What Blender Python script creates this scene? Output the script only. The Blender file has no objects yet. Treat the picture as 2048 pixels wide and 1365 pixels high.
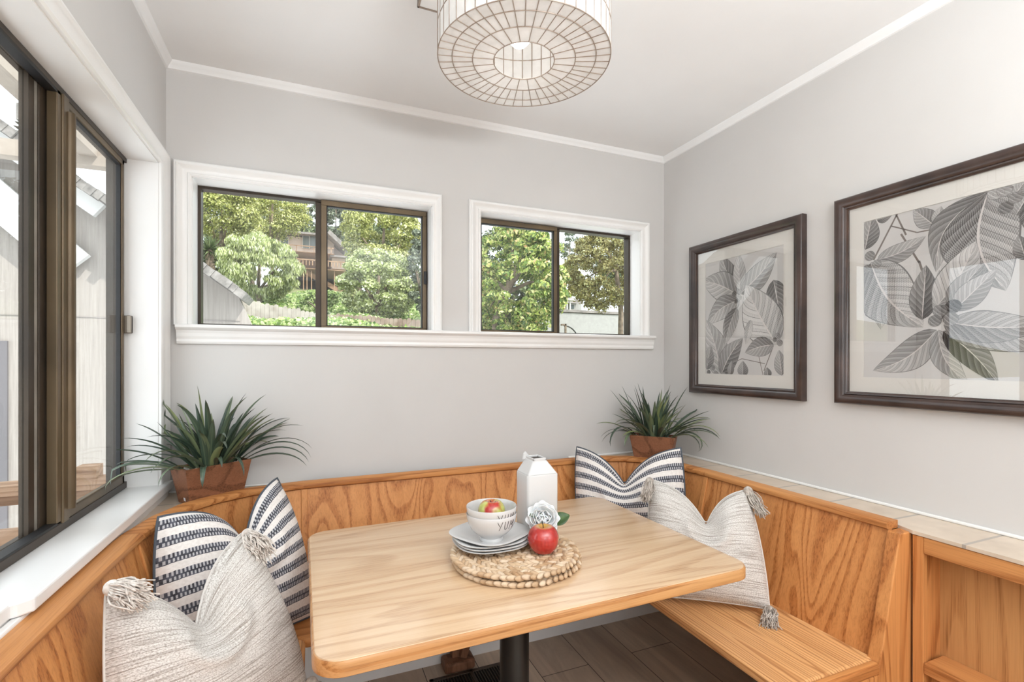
import bpy, bmesh, math, random
import numpy as np
from mathutils import Vector, Matrix
R = math.radians
scn = bpy.context.scene
col = scn.collection
rnd = random.Random(7)

# ---------------------------------------------------------------- camera
FPX, CX, CY, CAMZ = 974.0, 1024.0, 725.0, 1.30
YAW = math.atan2(399.0, 974.0)
cam_d = bpy.data.cameras.new('camera')
cam_d.sensor_width = 36.0
cam_d.lens = 36.0 * FPX / 2048.0
cam_d.shift_y = (CY - 682.5) / 2048.0
cam_d.clip_start = 0.03
cam_d.clip_end = 400
cam = bpy.data.objects.new('camera', cam_d)
col.objects.link(cam)
cam.location = (0, 0, CAMZ)
cam.rotation_euler = (R(90), 0, -YAW)
scn.camera = cam
# ---------------------------------------------------------------- colour management
scn.view_settings.view_transform = 'Standard'
scn.view_settings.look = 'None'
scn.view_settings.gamma = 1
scn.view_settings.exposure = -0.14
scn.view_settings.use_curve_mapping = False
# ---------------------------------------------------------------- sky, sun, added fill lights
w = bpy.data.worlds.new('sky'); scn.world = w; w.use_nodes = True
bg = w.node_tree.nodes['Background']
bg.inputs[0].default_value = (0.88, 0.94, 1.0, 1)
bg.inputs[1].default_value = 2.9


def light(name, kind, loc, rot, energy, color=(1, 1, 1), **kw):
    d = bpy.data.lights.new(name, kind)
    d.energy = energy; d.color = color
    for k, v in kw.items(): setattr(d, k, v)
    o = bpy.data.objects.new(name, d); col.objects.link(o)
    o.location = loc; o.rotation_euler = rot
    return o


SUN_DIR = Vector((0.52, -0.62, 0.95)).normalized()
sun = light('sun', 'SUN', (3, -6, 9), SUN_DIR.to_track_quat('Z', 'Y').to_euler(), 5.6, (1.0, 0.965, 0.91), angle=R(0.8))
# unseen fill lights added behind the camera to brighten the nook
light('fill_overhead', 'AREA', (0.65, -1.35, 2.36), (0, 0, 0), 22, (0.90, 0.96, 1.0), shape='RECTANGLE', size=1.9, size_y=1.9)  # unseen overhead panel, added as soft fill
light('fill_point', 'POINT', (0.10, -1.05, 1.55), (0, 0, 0), 16, (0.90, 0.96, 1.0), shadow_soft_size=0.3)  # one of two unseen point fills added to lift walls and ceiling
light('fill_point', 'POINT', (1.25, -1.05, 1.55), (0, 0, 0), 16, (0.90, 0.96, 1.0), shadow_soft_size=0.3)
light('fill_upward', 'AREA', (0.65, -0.60, 1.55), (R(180), 0, 0), 76, (0.90, 0.96, 1.0), shape='DISK', size=0.6)  # added upward fill that brightens the ceiling
light('fill_frontal', 'AREA', (0.65, -2.5, 1.45), (R(90), 0, 0), 6, (0.94, 0.97, 1.0), shape='RECTANGLE', size=2.0, size_y=1.7)  # added frontal fill; no window stands in this wall

# ---------------------------------------------------------------- pixel rays (for measuring)
FW = (math.sin(YAW), math.cos(YAW)); RT = (math.cos(YAW), -math.sin(YAW))


def ray(px, py):
    a = (px - CX) / FPX; b = -(py - CY) / FPX
    return (FW[0] + a * RT[0], FW[1] + a * RT[1], b)


def at(px, py, Y):
    d = ray(px, py); t = Y / d[1]
    return Vector((d[0] * t, Y, CAMZ + d[2] * t))


def at_x(px, py, X):
    d = ray(px, py); t = X / d[0]
    return Vector((X, d[1] * t, CAMZ + d[2] * t))


# ---------------------------------------------------------------- node helpers
class NT:
    def __init__(s, name):
        s.m = bpy.data.materials.new(name); s.m.use_nodes = True
        s.t = s.m.node_tree
        s.b = s.t.nodes['Principled BSDF']; s.out = s.t.nodes['Material Output']

    def n(s, typ, **kw):
        nd = s.t.nodes.new(typ)
        for k, v in kw.items(): setattr(nd, k, v)
        return nd

    def l(s, a, b): s.t.links.new(a, b)

    def val(s, sock, v):
        if isinstance(v, (int, float, tuple, list)):
            sock.default_value = v
        else:
            s.l(v, sock)

    def math(s, op, a, b=None, c=None, clamp=False):
        nd = s.n('ShaderNodeMath', operation=op, use_clamp=clamp)
        s.val(nd.inputs[0], a)
        if b is not None: s.val(nd.inputs[1], b)
        if c is not None: s.val(nd.inputs[2], c)
        return nd.outputs[0]

    def mix(s, f, a, b, blend='MIX'):
        nd = s.n('ShaderNodeMix', data_type='RGBA', blend_type=blend)
        s.val(nd.inputs[0], f)
        for i, v in ((6, a), (7, b)):
            if isinstance(v, tuple) and len(v) == 3: v = v + (1,)
            s.val(nd.inputs[i], v)
        return nd.outputs[2]

    def coord(s, which='Object', scale=None, rot=None, loc=None):
        tc = s.n('ShaderNodeTexCoord')
        o = tc.outputs[which]
        if scale or rot or loc:
            mp = s.n('ShaderNodeMapping')
            if scale: mp.inputs['Scale'].default_value = scale
            if rot: mp.inputs['Rotation'].default_value = rot
            if loc: mp.inputs['Location'].default_value = loc
            s.l(o, mp.inputs[0]); o = mp.outputs[0]
        return o

    def noise(s, vec, scale, detail=2, rough=0.5, dist=0.0):
        nd = s.n('ShaderNodeTexNoise')
        if vec is not None: s.l(vec, nd.inputs['Vector'])
        nd.inputs['Scale'].default_value = scale
        nd.inputs['Detail'].default_value = detail
        nd.inputs['Roughness'].default_value = rough
        nd.inputs['Distortion'].default_value = dist
        return nd.outputs[0]

    def ramp(s, f, stops, interp='LINEAR'):
        nd = s.n('ShaderNodeValToRGB'); cr = nd.color_ramp; cr.interpolation = interp
        while len(cr.elements) > 1: cr.elements.remove(cr.elements[-1])
        cr.elements[0].position = stops[0][0]; cr.elements[0].color = tuple(stops[0][1]) + (1,)
        for p, c in stops[1:]:
            e = cr.elements.new(p); e.color = tuple(c) + (1,)
        s.l(f, nd.inputs[0])
        return nd.outputs[0]

    def bump(s, h, strength=0.3, dist=0.002):
        nd = s.n('ShaderNodeBump'); nd.inputs['Strength'].default_value = strength
        nd.inputs['Distance'].default_value = dist
        s.l(h, nd.inputs['Height']); s.l(nd.outputs[0], s.b.inputs['Normal'])

    def set(s, **kw):
        for k, v in kw.items():
            nm = {'col': 'Base Color', 'rough': 'Roughness', 'metal': 'Metallic', 'spec': 'Specular IOR Level',
                  'coat': 'Coat Weight', 'coatr': 'Coat Roughness', 'emit': 'Emission Color', 'emits': 'Emission Strength',
                  'trans': 'Transmission Weight', 'ior': 'IOR', 'sss': 'Subsurface Weight', 'sheen': 'Sheen Weight',
                  'alpha': 'Alpha'}[k]
            if k in ('col', 'emit') and isinstance(v, tuple) and len(v) == 3: v = v + (1,)
            s.val(s.b.inputs[nm], v)
        return s.m


def srgb(r, g, b):
    f = lambda c: (c / 255 / 12.92) if c <= 10.3 else (((c / 255) + 0.055) / 1.055) ** 2.4
    return (f(r), f(g), f(b))


def simple(name, c, rough=0.5, **kw):
    return NT(name).set(col=c, rough=rough, **kw)


def mottled(name, a, b, scale=6, rough=0.6, detail=4, bump=0.0, bscale=None, **kw):
    t = NT(name); v = t.coord()
    f = t.noise(v, scale, detail)
    t.set(col=t.ramp(f, [(0.35, a), (0.65, b)]), rough=rough, **kw)
    if bump: t.bump(t.noise(v, bscale or scale * 6, 3), bump, 0.002)
    return t.m


def oak(name, axis, light_c, dark_c, pore_c, rings=9.0, rough=0.46, coat=0.04, k=1.0, wide=1.0, straight=0.10):
    t = NT(name)
    i = 'XYZ'.index(axis)
    st = [1, 1, 1]; st[i] = straight
    st2 = [1, 1, 1]; st2[i] = 0.022
    v = t.coord('Object', scale=tuple(st))
    v2 = t.coord('Object', scale=tuple(st2))
    base = t.noise(v, 5.0 * wide, 1.6, 0.4, 0.35)
    saw = t.math('FRACT', t.math('MULTIPLY', base, rings * 1.5))
    grain = t.ramp(saw, [(0.0, (0, 0, 0)), (0.52, (0.06, 0.06, 0.06)), (0.82, (1, 1, 1)), (0.93, (0.85, 0.85, 0.85)), (1.0, (0.0, 0.0, 0.0))])
    pores = t.noise(v2, 230, 3, 0.7)
    pm = t.ramp(pores, [(0.46, (0, 0, 0)), (0.64, (1, 1, 1))])
    streak = t.noise(v2, 42, 3, 0.6)
    tone = t.noise(t.coord('Object'), 2.3, 2)
    g0 = t.mix(t.ramp(streak, [(0.35, (0, 0, 0)), (0.68, (1, 1, 1))]), light_c, tuple(a * .72 + b * .28 for a, b in zip(light_c, dark_c)))
    g1 = t.mix(t.math('MULTIPLY', grain, 0.72 * k), g0, dark_c)
    broken = t.math('MULTIPLY', pm, t.math('MULTIPLY_ADD', grain, 0.62, 0.22 * k))
    g2 = t.mix(broken, g1, pore_c)
    g3 = t.mix(t.math('MULTIPLY', tone, 0.25), g2, tuple(c * 0.72 for c in light_c))
    t.set(col=g3, rough=rough, coat=coat, coatr=0.2, spec=0.25)
    t.bump(pm, 0.08, 0.001)
    return t.m


M = {}
M['wall'] = mottled('wall_paint', srgb(206, 203, 200), srgb(209, 206, 203), 3, 0.62, bump=0.05, bscale=60)
M['ceiling'] = mottled('ceiling_paint', srgb(236, 235, 234), srgb(239, 238, 237), 3, 0.75, bump=0.08, bscale=90)
M['trim'] = mottled('white_gloss_trim_paint', srgb(236, 234, 231), srgb(240, 238, 236), 5, 0.28)
M['base'] = mottled('white_skirting_paint', srgb(238, 237, 236), srgb(243, 242, 241), 9, 0.45)
OL, OD, OP = srgb(216, 150, 90), srgb(172, 102, 50), srgb(130, 72, 34)
M['oak_v'] = oak('oak_upright_grain', 'Z', OL, OD, OP, 9)
M['oak_x'] = oak('oak_grain_along_back', 'X', OL, srgb(164, 96, 46), OP, 8, straight=.04)
M['oak_y'] = oak('oak_grain_along_side', 'Y', srgb(212, 150, 92), srgb(170, 104, 54), OP, 8, straight=.04)
M['oak_seat'] = oak('oak_seat_grain', 'Y', srgb(238, 184, 126), srgb(172, 106, 54), srgb(140, 82, 42), 24, wide=1.3, straight=.05)
M['oak_table'] = oak('oak_tabletop_veneer', 'X', srgb(220, 188, 152), srgb(186, 144, 102), srgb(168, 128, 92), 11, 0.22, 0.6, k=0.6, straight=.11, wide=.8)
M['oak_edge'] = oak('oak_table_edge', 'X', srgb(204, 154, 102), srgb(172, 112, 60), srgb(130, 80, 42), 8, 0.25, 0.3, straight=.03)
M['oak_shelf'] = oak('oak_shelf_veneer', 'Z', srgb(206, 154, 100), srgb(176, 120, 70), srgb(136, 88, 48), 7, k=0.6)
M['old_wood'] = oak('worn_brown_wood', 'Z', srgb(140, 100, 76), srgb(104, 68, 48), srgb(72, 46, 32), 6, 0.55, 0.0)
M['acacia_x'] = oak('reddish_planter_wood', 'X', srgb(150, 100, 72), srgb(110, 70, 48), srgb(66, 42, 30), 7, 0.5, 0.05, wide=1.2, straight=.05)
M['bronze'] = mottled('bronze_aluminium', srgb(86, 72, 54), srgb(112, 95, 72), 4, 0.38, metal=0.4)
M['bronze_dark'] = mottled('dark_bronze_aluminium', srgb(52, 44, 37), srgb(70, 59, 48), 4, 0.4, metal=0.45)
M['gasket'] = simple('black_glazing_gasket', srgb(28, 28, 30), 0.55)
M['grey_track'] = mottled('dusty_window_track', srgb(120, 114, 106), srgb(150, 144, 134), 12, 0.6)
M['steel'] = simple('dull_steel_latch', srgb(140, 130, 118), 0.35, metal=0.7)
M['black_metal'] = simple('black_enamelled_steel', srgb(18, 18, 19), 0.3, coat=0.3)
M['vent'] = simple('dark_bronze_register', srgb(74, 62, 52), 0.45, metal=0.4)
M['vent_dark'] = simple('dark_duct', srgb(18, 16, 15), 0.8)
M['white_ceramic'] = simple('white_glazed_ceramic', srgb(206, 205, 204), 0.16, coat=0.3)
M['ink'] = simple('black_ink', srgb(40, 34, 32), 0.5)
M['wire'] = mottled('aged_bronze_wire', srgb(140, 122, 108), srgb(168, 152, 138), 30, 0.45, metal=0.2)
M['frame_wood'] = mottled('dark_walnut_moulding', srgb(46, 33, 29), srgb(74, 56, 49), 9, 0.3, coat=0.35)
M['mat_board'] = simple('cream_mat_board', srgb(226, 222, 215), 0.9)
M['pebble'] = mottled('mixed_pebbles', srgb(120, 108, 98), srgb(226, 220, 212), 90, 0.7)
M['tag'] = simple('white_paper_sticker', srgb(232, 228, 230), 0.7)
M['slate_cloth'] = mottled('slate_blue_cloth', srgb(104, 112, 120), srgb(122, 130, 138), 60, 0.95, bump=0.2, bscale=400)
M['piping'] = simple('charcoal_piping_cord', srgb(78, 84, 92), 0.9)
M['yarn'] = mottled('cotton_yarn', srgb(196, 184, 174), srgb(236, 228, 220), 70, 0.95)
M['yarn_grey'] = mottled('grey_beige_yarn', srgb(160, 150, 140), srgb(206, 196, 186), 70, 0.95)
M['bark'] = mottled('tree_bark', srgb(92, 78, 66), srgb(150, 132, 114), 7, 0.9)


def glass_mat(name, tint=(1, 1, 1), refl=1.0, dirt=0.0):
    t = NT(name)
    tr = t.n('ShaderNodeBsdfTransparent'); tr.inputs[0].default_value = tint + (1,)
    gl = t.n('ShaderNodeBsdfGlossy'); gl.inputs['Roughness'].default_value = 0.0
    ge = t.n('ShaderNodeNewGeometry')
    dp = t.n('ShaderNodeVectorMath', operation='DOT_PRODUCT'); t.l(ge.outputs['Normal'], dp.inputs[0]); t.l(ge.outputs['Incoming'], dp.inputs[1])
    ct = t.math('SUBTRACT', 1.0, t.math('ABSOLUTE', dp.outputs['Value']), clamp=True)
    f = t.math('MULTIPLY', t.math('MULTIPLY_ADD', t.math('POWER', ct, 5.0), 0.96, 0.04), refl, clamp=True)
    mx = t.n('ShaderNodeMixShader')
    t.l(f, mx.inputs[0]); t.l(tr.outputs[0], mx.inputs[1]); t.l(gl.outputs[0], mx.inputs[2])
    res = mx.outputs[0]
    if dirt:
        df = t.n('ShaderNodeBsdfDiffuse'); df.inputs[0].default_value = (0.8, 0.8, 0.78, 1)
        nz = t.ramp(t.noise(t.coord(), 180, 3, 0.7), [(0.56, (0, 0, 0)), (0.72, (1, 1, 1))])
        m2 = t.n('ShaderNodeMixShader')
        t.l(t.math('MULTIPLY_ADD', nz, dirt, dirt * 0.25), m2.inputs[0]); t.l(res, m2.inputs[1]); t.l(df.outputs[0], m2.inputs[2])
        res = m2.outputs[0]
    t.l(res, t.out.inputs[0])
    return t.m


M['glass'] = glass_mat('window_glass', (0.97, 0.985, 0.98), 0.4, 0.05)
M['picture_glass'] = glass_mat('picture_glass', (0.98, 0.98, 0.98), 1.5)


def tile_mat():
    t = NT('beige_ledge_tiles')
    v = t.coord('Object')
    sx = t.n('ShaderNodeSeparateXYZ'); t.l(v, sx.inputs[0])
    g = None
    for ax, off in ((1, 0.06), (0, 0.085)):
        fr = t.math('FRACT', t.math('MULTIPLY_ADD', sx.outputs[ax], 1 / 0.203, off / 0.203))
        d = t.math('ABSOLUTE', t.math('SUBTRACT', fr, 0.5))
        line = t.math('GREATER_THAN', d, 0.478)
        g = line if g is None else g
    c = t.ramp(t.noise(v, 14, 4), [(0.3, srgb(196, 178, 158)), (0.7, srgb(214, 196, 176))])
    t.set(col=t.mix(g, c, srgb(168, 156, 144)), rough=0.3)
    return t.m


M['tile'] = tile_mat()


def floor_mat():
    t = NT('grey_brown_floor_planks')
    v = t.coord('Object')
    br = t.n('ShaderNodeTexBrick'); br.offset = 0.37
    mp = t.n('ShaderNodeMapping'); mp.inputs['Rotation'].default_value = (0, 0, R(90)); mp.inputs['Location'].default_value = (0.1, 0.012, 0)
    t.l(v, mp.inputs[0]); t.l(mp.outputs[0], br.inputs['Vector'])
    br.inputs['Scale'].default_value = 1.0
    br.inputs['Brick Width'].default_value = 1.25; br.inputs['Row Height'].default_value = 0.222
    br.inputs['Mortar Size'].default_value = 0.0016; br.inputs['Mortar Smooth'].default_value = 0.1
    br.inputs['Color1'].default_value = srgb(228, 206, 182) + (1,)
    br.inputs['Color2'].default_value = srgb(192, 168, 146) + (1,)
    br.inputs['Mortar'].default_value = srgb(50, 42, 36) + (1,)
    vs = t.coord('Object', scale=(1, 0.12, 1))
    g = t.ramp(t.noise(vs, 9, 5, 0.65, 0.8), [(0.32, srgb(70, 58, 50)), (0.7, (1, 1, 1))])
    t.set(col=t.mix(0.5, br.outputs[0], g, 'MULTIPLY'), rough=0.38)
    return t.m


M['floor'] = floor_mat()


def stripe_mat():
    t = NT('striped_woven_cotton')
    uv = t.n('ShaderNodeTexCoord').outputs['UV']
    sp = t.n('ShaderNodeSeparateXYZ'); t.l(uv, sp.inputs[0])
    u, v = sp.outputs[0], sp.outputs[1]
    wob = t.math('MULTIPLY_ADD', t.noise(uv, 40, 2), 0.10, -0.05)
    f = t.math('FRACT', t.math('ADD', t.math('MULTIPLY', v, 9.0), wob))
    band = t.math('LESS_THAN', t.math('ABSOLUTE', t.math('SUBTRACT', f, 0.5)), 0.27)
    spine = t.math('LESS_THAN', t.math('ABSOLUTE', t.math('SUBTRACT', f, 0.5)), 0.045)
    edge = t.math('GREATER_THAN', t.math('ABSOLUTE', t.math('SUBTRACT', f, 0.5)), 0.225)
    tick = t.math('FRACT', t.math('ADD', t.math('MULTIPLY', u, 58.0), t.math('MULTIPLY', t.math('GREATER_THAN', f, 0.5), 0.5)))
    tk = t.math('LESS_THAN', tick, 0.52)
    dark = t.math('MAXIMUM', t.math('MAXIMUM', tk, spine), t.math('MULTIPLY', edge, t.math('GREATER_THAN', f, 0.5)))
    dc = t.ramp(t.noise(uv, 30, 3), [(0.35, srgb(56, 54, 60)), (0.65, srgb(92, 94, 104))])
    lc = srgb(186, 184, 186)
    bandc = t.mix(dark, lc, dc)
    cream = t.ramp(t.noise(uv, 60, 3), [(0.35, srgb(226, 219, 213)), (0.65, srgb(238, 232, 227))])
    t.set(col=t.mix(band, cream, bandc), rough=0.95)
    t.bump(t.noise(uv, 260, 2), 0.25, 0.002)
    return t.m


def slub_mat():
    t = NT('cream_slub_weave')
    uv = t.n('ShaderNodeTexCoord').outputs['UV']
    mp = t.n('ShaderNodeMapping'); mp.inputs['Scale'].default_value = (3.0, 110, 1); t.l(uv, mp.inputs[0])
    s1 = t.noise(mp.outputs[0], 1.0, 3, 0.7)
    mp2 = t.n('ShaderNodeMapping'); mp2.inputs['Scale'].default_value = (120, 150, 1); t.l(uv, mp2.inputs[0])
    s2 = t.noise(mp2.outputs[0], 1.0, 2, 0.6)
    a = t.ramp(s1, [(0.36, srgb(166, 156, 147)), (0.52, srgb(226, 222, 217))])
    b = t.ramp(s2, [(0.34, srgb(150, 138, 124)), (0.56, (1, 1, 1))])
    t.set(col=t.mix(0.6, a, b, 'MULTIPLY'), rough=0.95)
    t.bump(t.math('ADD', s2, s1), 0.55, 0.003)
    return t.m


M['stripe'] = stripe_mat()
M['slub'] = slub_mat()


def jute_mat():
    t = NT('water_hyacinth_braid')
    v = t.coord()
    g = t.n('ShaderNodeNewGeometry')
    c = t.ramp(g.outputs['Random Per Island'], [(0.0, srgb(176, 140, 102)), (0.5, srgb(212, 184, 150)), (1.0, srgb(230, 210, 184))])
    n = t.noise(v, 55, 3)
    t.set(col=t.mix(t.math('MULTIPLY', n, 0.45), c, srgb(150, 112, 80)), rough=0.7)
    t.bump(t.noise(v, 260, 2), 0.4, 0.002)
    return t.m


M['jute'] = jute_mat()


def apple_mat(name, greenish):
    t = NT(name)
    v = t.coord('Object')
    vs = t.coord('Object', scale=(1, 1, 0.12))
    streak = t.noise(vs, 120, 3, 0.7)
    big = t.noise(v, 22, 2)
    sp = t.n('ShaderNodeSeparateXYZ'); t.l(v, sp.inputs[0])
    z = sp.outputs[2]
    red = t.mix(streak, srgb(136, 18, 24), srgb(206, 62, 50))
    yel = srgb(206, 186, 84)
    top = t.ramp(z, [(0.058, (0, 0, 0)), (0.078, (1, 1, 1))])
    r2 = t.math('ADD', t.math('POWER', sp.outputs[0], 2.0), t.math('POWER', sp.outputs[1], 2.0))
    near = t.ramp(t.math('MULTIPLY', t.math('SQRT', r2), 1 / 0.05), [(0.25, (1, 1, 1)), (0.55, (0, 0, 0))])
    f = t.math('MULTIPLY', top, near)
    if greenish:
        f = t.math('MAXIMUM', f, t.ramp(big, [(0.36, (0, 0, 0)), (0.5, (1, 1, 1))]))
        yel = srgb(184, 186, 92)
    t.set(col=t.mix(f, red, yel), rough=0.22, coat=0.5, coatr=0.1)
    return t.m


M['apple_red'] = apple_mat('red_apple_skin', False)
M['apple_mixed'] = apple_mat('red_and_green_apple_skin', True)


def leaf_blade_mat():
    t = NT('dark_green_strap_leaf')
    uv = t.n('ShaderNodeTexCoord').outputs['UV']
    sp = t.n('ShaderNodeSeparateXYZ'); t.l(uv, sp.inputs[0])
    oi = t.n('ShaderNodeObjectInfo')
    c = t.ramp(oi.outputs['Random'], [(0.0, srgb(50, 66, 54)), (0.5, srgb(82, 98, 80)), (0.8, srgb(110, 122, 92)), (1.0, srgb(140, 150, 98))])
    mid = t.math('LESS_THAN', t.math('ABSOLUTE', t.math('SUBTRACT', sp.outputs[0], 0.5)), 0.06)
    c2 = t.mix(t.math('MULTIPLY', mid, 0.35), c, srgb(128, 142, 110))
    tip = t.ramp(sp.outputs[1], [(0.80, (0, 0, 0)), (1.0, (1, 1, 1))])
    t.set(col=t.mix(t.math('MULTIPLY', tip, 0.5), c2, srgb(50, 50, 44)), rough=0.36, coat=0.1)
    return t.m


M['blade'] = leaf_blade_mat()
M['flower_leaf'] = mottled('rose_leaf_green', srgb(44, 70, 38), srgb(80, 108, 58), 40, 0.45)
M['petal'] = simple('white_silk_petal', srgb(244, 243, 241), 0.7, sss=0.2)


def foliage(name, stops, trans=0.35, rough=0.5):
    t = NT(name)
    g = t.n('ShaderNodeNewGeometry')
    c = t.ramp(g.outputs['Random Per Island'], stops)
    df = t.n('ShaderNodeBsdfTranslucent'); t.l(c, df.inputs[0])
    t.set(col=c, rough=rough)
    mx = t.n('ShaderNodeMixShader'); mx.inputs[0].default_value = trans
    t.l(t.b.outputs[0], mx.inputs[1]); t.l(df.outputs[0], mx.inputs[2]); t.l(mx.outputs[0], t.out.inputs[0])
    return t.m


M['f_yellow'] = foliage('yellow_green_foliage', [(0, srgb(96, 106, 54)), (0.4, srgb(162, 168, 88)), (0.8, srgb(216, 214, 136)), (1, srgb(244, 240, 196))])
M['f_pale'] = foliage('pale_green_foliage', [(0, srgb(104, 116, 68)), (0.4, srgb(166, 178, 108)), (0.8, srgb(214, 218, 162)), (1, srgb(244, 244, 220))])
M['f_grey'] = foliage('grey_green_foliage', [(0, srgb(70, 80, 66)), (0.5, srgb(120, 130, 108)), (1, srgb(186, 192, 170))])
M['f_olive'] = foliage('olive_brown_foliage', [(0, srgb(92, 84, 44)), (0.4, srgb(148, 138, 80)), (0.8, srgb(188, 180, 118)), (1, srgb(200, 206, 160))])
M['f_loquat'] = foliage('glossy_broad_leaf_foliage', [(0, srgb(62, 88, 44)), (0.35, srgb(118, 144, 66)), (0.65, srgb(188, 200, 104)), (0.93, srgb(232, 228, 164)), (1, srgb(206, 160, 116))])
M['f_ivy'] = foliage('bright_ivy_leaves', [(0, srgb(76, 108, 48)), (0.5, srgb(146, 172, 82)), (1, srgb(224, 230, 178))])
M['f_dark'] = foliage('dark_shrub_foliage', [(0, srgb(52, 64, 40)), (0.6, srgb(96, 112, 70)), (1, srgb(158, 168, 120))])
M['ground'] = mottled('hillside_soil_and_grass', srgb(96, 104, 62), srgb(132, 132, 86), 1.2, 0.95)
M['cedar_pale'] = mottled('sun_bleached_fence_boards', srgb(162, 150, 140), srgb(192, 182, 173), 5, 0.85)
M['cedar_red'] = mottled('reddish_fence_boards', srgb(128, 104, 90), srgb(168, 148, 134), 5, 0.85)
M['house_wall'] = mottled('tan_house_siding', srgb(190, 172, 158), srgb(198, 182, 170), 2, 0.85)
M['house_trim'] = simple('brown_house_trim', srgb(134, 104, 86), 0.7)
M['roof_grey'] = mottled('grey_roofing', srgb(120, 114, 110), srgb(150, 142, 138), 5, 0.85)
M['door_slate'] = simple('slate_grey_door_paint', srgb(104, 100, 102), 0.7)
M['dark_glass'] = simple('dark_house_window_glass', srgb(96, 104, 104), 0.1)
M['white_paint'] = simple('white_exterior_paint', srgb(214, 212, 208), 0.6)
M['stucco_white'] = mottled('white_stucco', srgb(160, 158, 155), srgb(170, 168, 165), 8, 0.9)
M['deck_wood'] = oak('weathered_deck_wood', 'X', srgb(178, 146, 120), srgb(140, 106, 80), srgb(100, 74, 56), 8, 0.7, 0.0)
M['beam_wood'] = mottled('painted_taupe_beam', srgb(150, 138, 126), srgb(170, 158, 146), 6, 0.8)
M['shade_dark'] = simple('dark_shade_colour', srgb(70, 64, 60), 0.9)  # shade put into the colour, for hollows left unmodelled


def siding():
    t = NT('grey_plywood_siding')
    v = t.coord('Object', scale=(60, 60, 2.0))
    n = t.noise(v, 1.0, 3, 0.7)
    t.set(col=t.ramp(n, [(0.3, srgb(142, 134, 127)), (0.7, srgb(166, 158, 150))]), rough=0.9)
    return t.m


def shakes():
    t = NT('weathered_wood_shakes')
    v = t.coord('Object', scale=(14, 14, 14))
    n = t.noise(v, 1.0, 4, 0.7)
    t.set(col=t.ramp(n, [(0.3, srgb(96, 92, 88)), (0.7, srgb(158, 152, 146))]), rough=0.9)
    return t.m


M['siding'] = siding()
M['shakes'] = shakes()


def shell_mat():
    t = NT('capiz_shell')
    v = t.coord('Object')
    n = t.noise(v, 26, 4, 0.6, 0.5)
    c = t.ramp(n, [(0.3, srgb(236, 235, 233)), (0.7, srgb(250, 249, 248))])
    t.set(col=c, rough=0.25)
    tl = t.n('ShaderNodeBsdfTranslucent'); t.l(c, tl.inputs[0])
    mx = t.n('ShaderNodeMixShader'); mx.inputs[0].default_value = 0.42
    t.l(t.b.outputs[0], mx.inputs[1]); t.l(tl.outputs[0], mx.inputs[2]); t.l(mx.outputs[0], t.out.inputs[0])
    return t.m


M['shell'] = shell_mat()
M['bulb'] = NT('lit_bulb').set(col=(1, 1, 1), emit=(1.0, 0.95, 0.88), emits=14.0)
M['print_paper'] = mottled('print_paper', srgb(206, 203, 200), srgb(212, 209, 206), 3, 0.9)


def print_leaf():
    t = NT('engraved_leaf_print')
    uv = t.n('ShaderNodeTexCoord').outputs['UV']
    sp = t.n('ShaderNodeSeparateXYZ'); t.l(uv, sp.inputs[0])
    u, v = sp.outputs[0], sp.outputs[1]
    at_ = t.n('ShaderNodeAttribute'); at_.attribute_name = 'tone'
    va = t.math('ABSOLUTE', v)
    # side veins sweep forward from the midrib
    ph = t.math('SUBTRACT', t.math('MULTIPLY', u, 8.0), t.math('MULTIPLY', va, 2.2))
    fr = t.math('FRACT', ph)
    vein = t.math('LESS_THAN', t.math('ABSOLUTE', t.math('SUBTRACT', fr, 0.5)), 0.035)
    hatch = t.math('SINE', t.math('MULTIPLY', t.math('ADD', t.math('MULTIPLY', u, 70.0), t.math('MULTIPLY', va, 42.0)), 2.2))
    cross = t.math('SINE', t.math('MULTIPLY', t.math('SUBTRACT', t.math('MULTIPLY', u, 60.0), t.math('MULTIPLY', va, 46.0)), 2.4))
    rib = t.math('LESS_THAN', va, 0.035)
    # engraved tone: darker towards each vein, one half of the blade darker
    dens = t.math('ADD', t.math('MULTIPLY', fr, 0.34), t.math('MULTIPLY', t.math('GREATER_THAN', v, 0.0), 0.26))
    dens = t.math('ADD', dens, t.math('MULTIPLY_ADD', at_.outputs['Fac'], 1.25, -0.52))
    dens = t.math('ADD', dens, t.math('MULTIPLY', t.math('POWER', t.math('SUBTRACT', 1.0, u, clamp=True), 2.0), 0.32))
    h = t.math('MULTIPLY_ADD', hatch, 0.18, 0.5)
    h = t.math('ADD', h, t.math('MULTIPLY', cross, 0.12))
    ink = t.math('ADD', t.math('MULTIPLY', dens, 0.88), t.math('MULTIPLY', t.math('SUBTRACT', h, 0.5), 0.9), clamp=True)
    ink = t.math('MAXIMUM', ink, t.math('MULTIPLY', vein, 0.75))
    edge = t.math('GREATER_THAN', va, 0.955)
    ink = t.math('MAXIMUM', ink, t.math('MULTIPLY', edge, 0.8))
    c = t.mix(ink, srgb(218, 215, 212), srgb(44, 38, 37))
    c = t.mix(rib, c, srgb(214, 208, 204))
    t.set(col=c, rough=0.9)
    return t.m


M['print_leaf'] = print_leaf()
M['print_stem'] = simple('engraved_stem_print', srgb(122, 112, 106), 0.9)


# ---------------------------------------------------------------- mesh building
def world_origin(p):
    v = Vector((0, 0, 0))
    while p is not None:
        v += p.location; p = p.parent
    return v


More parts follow.
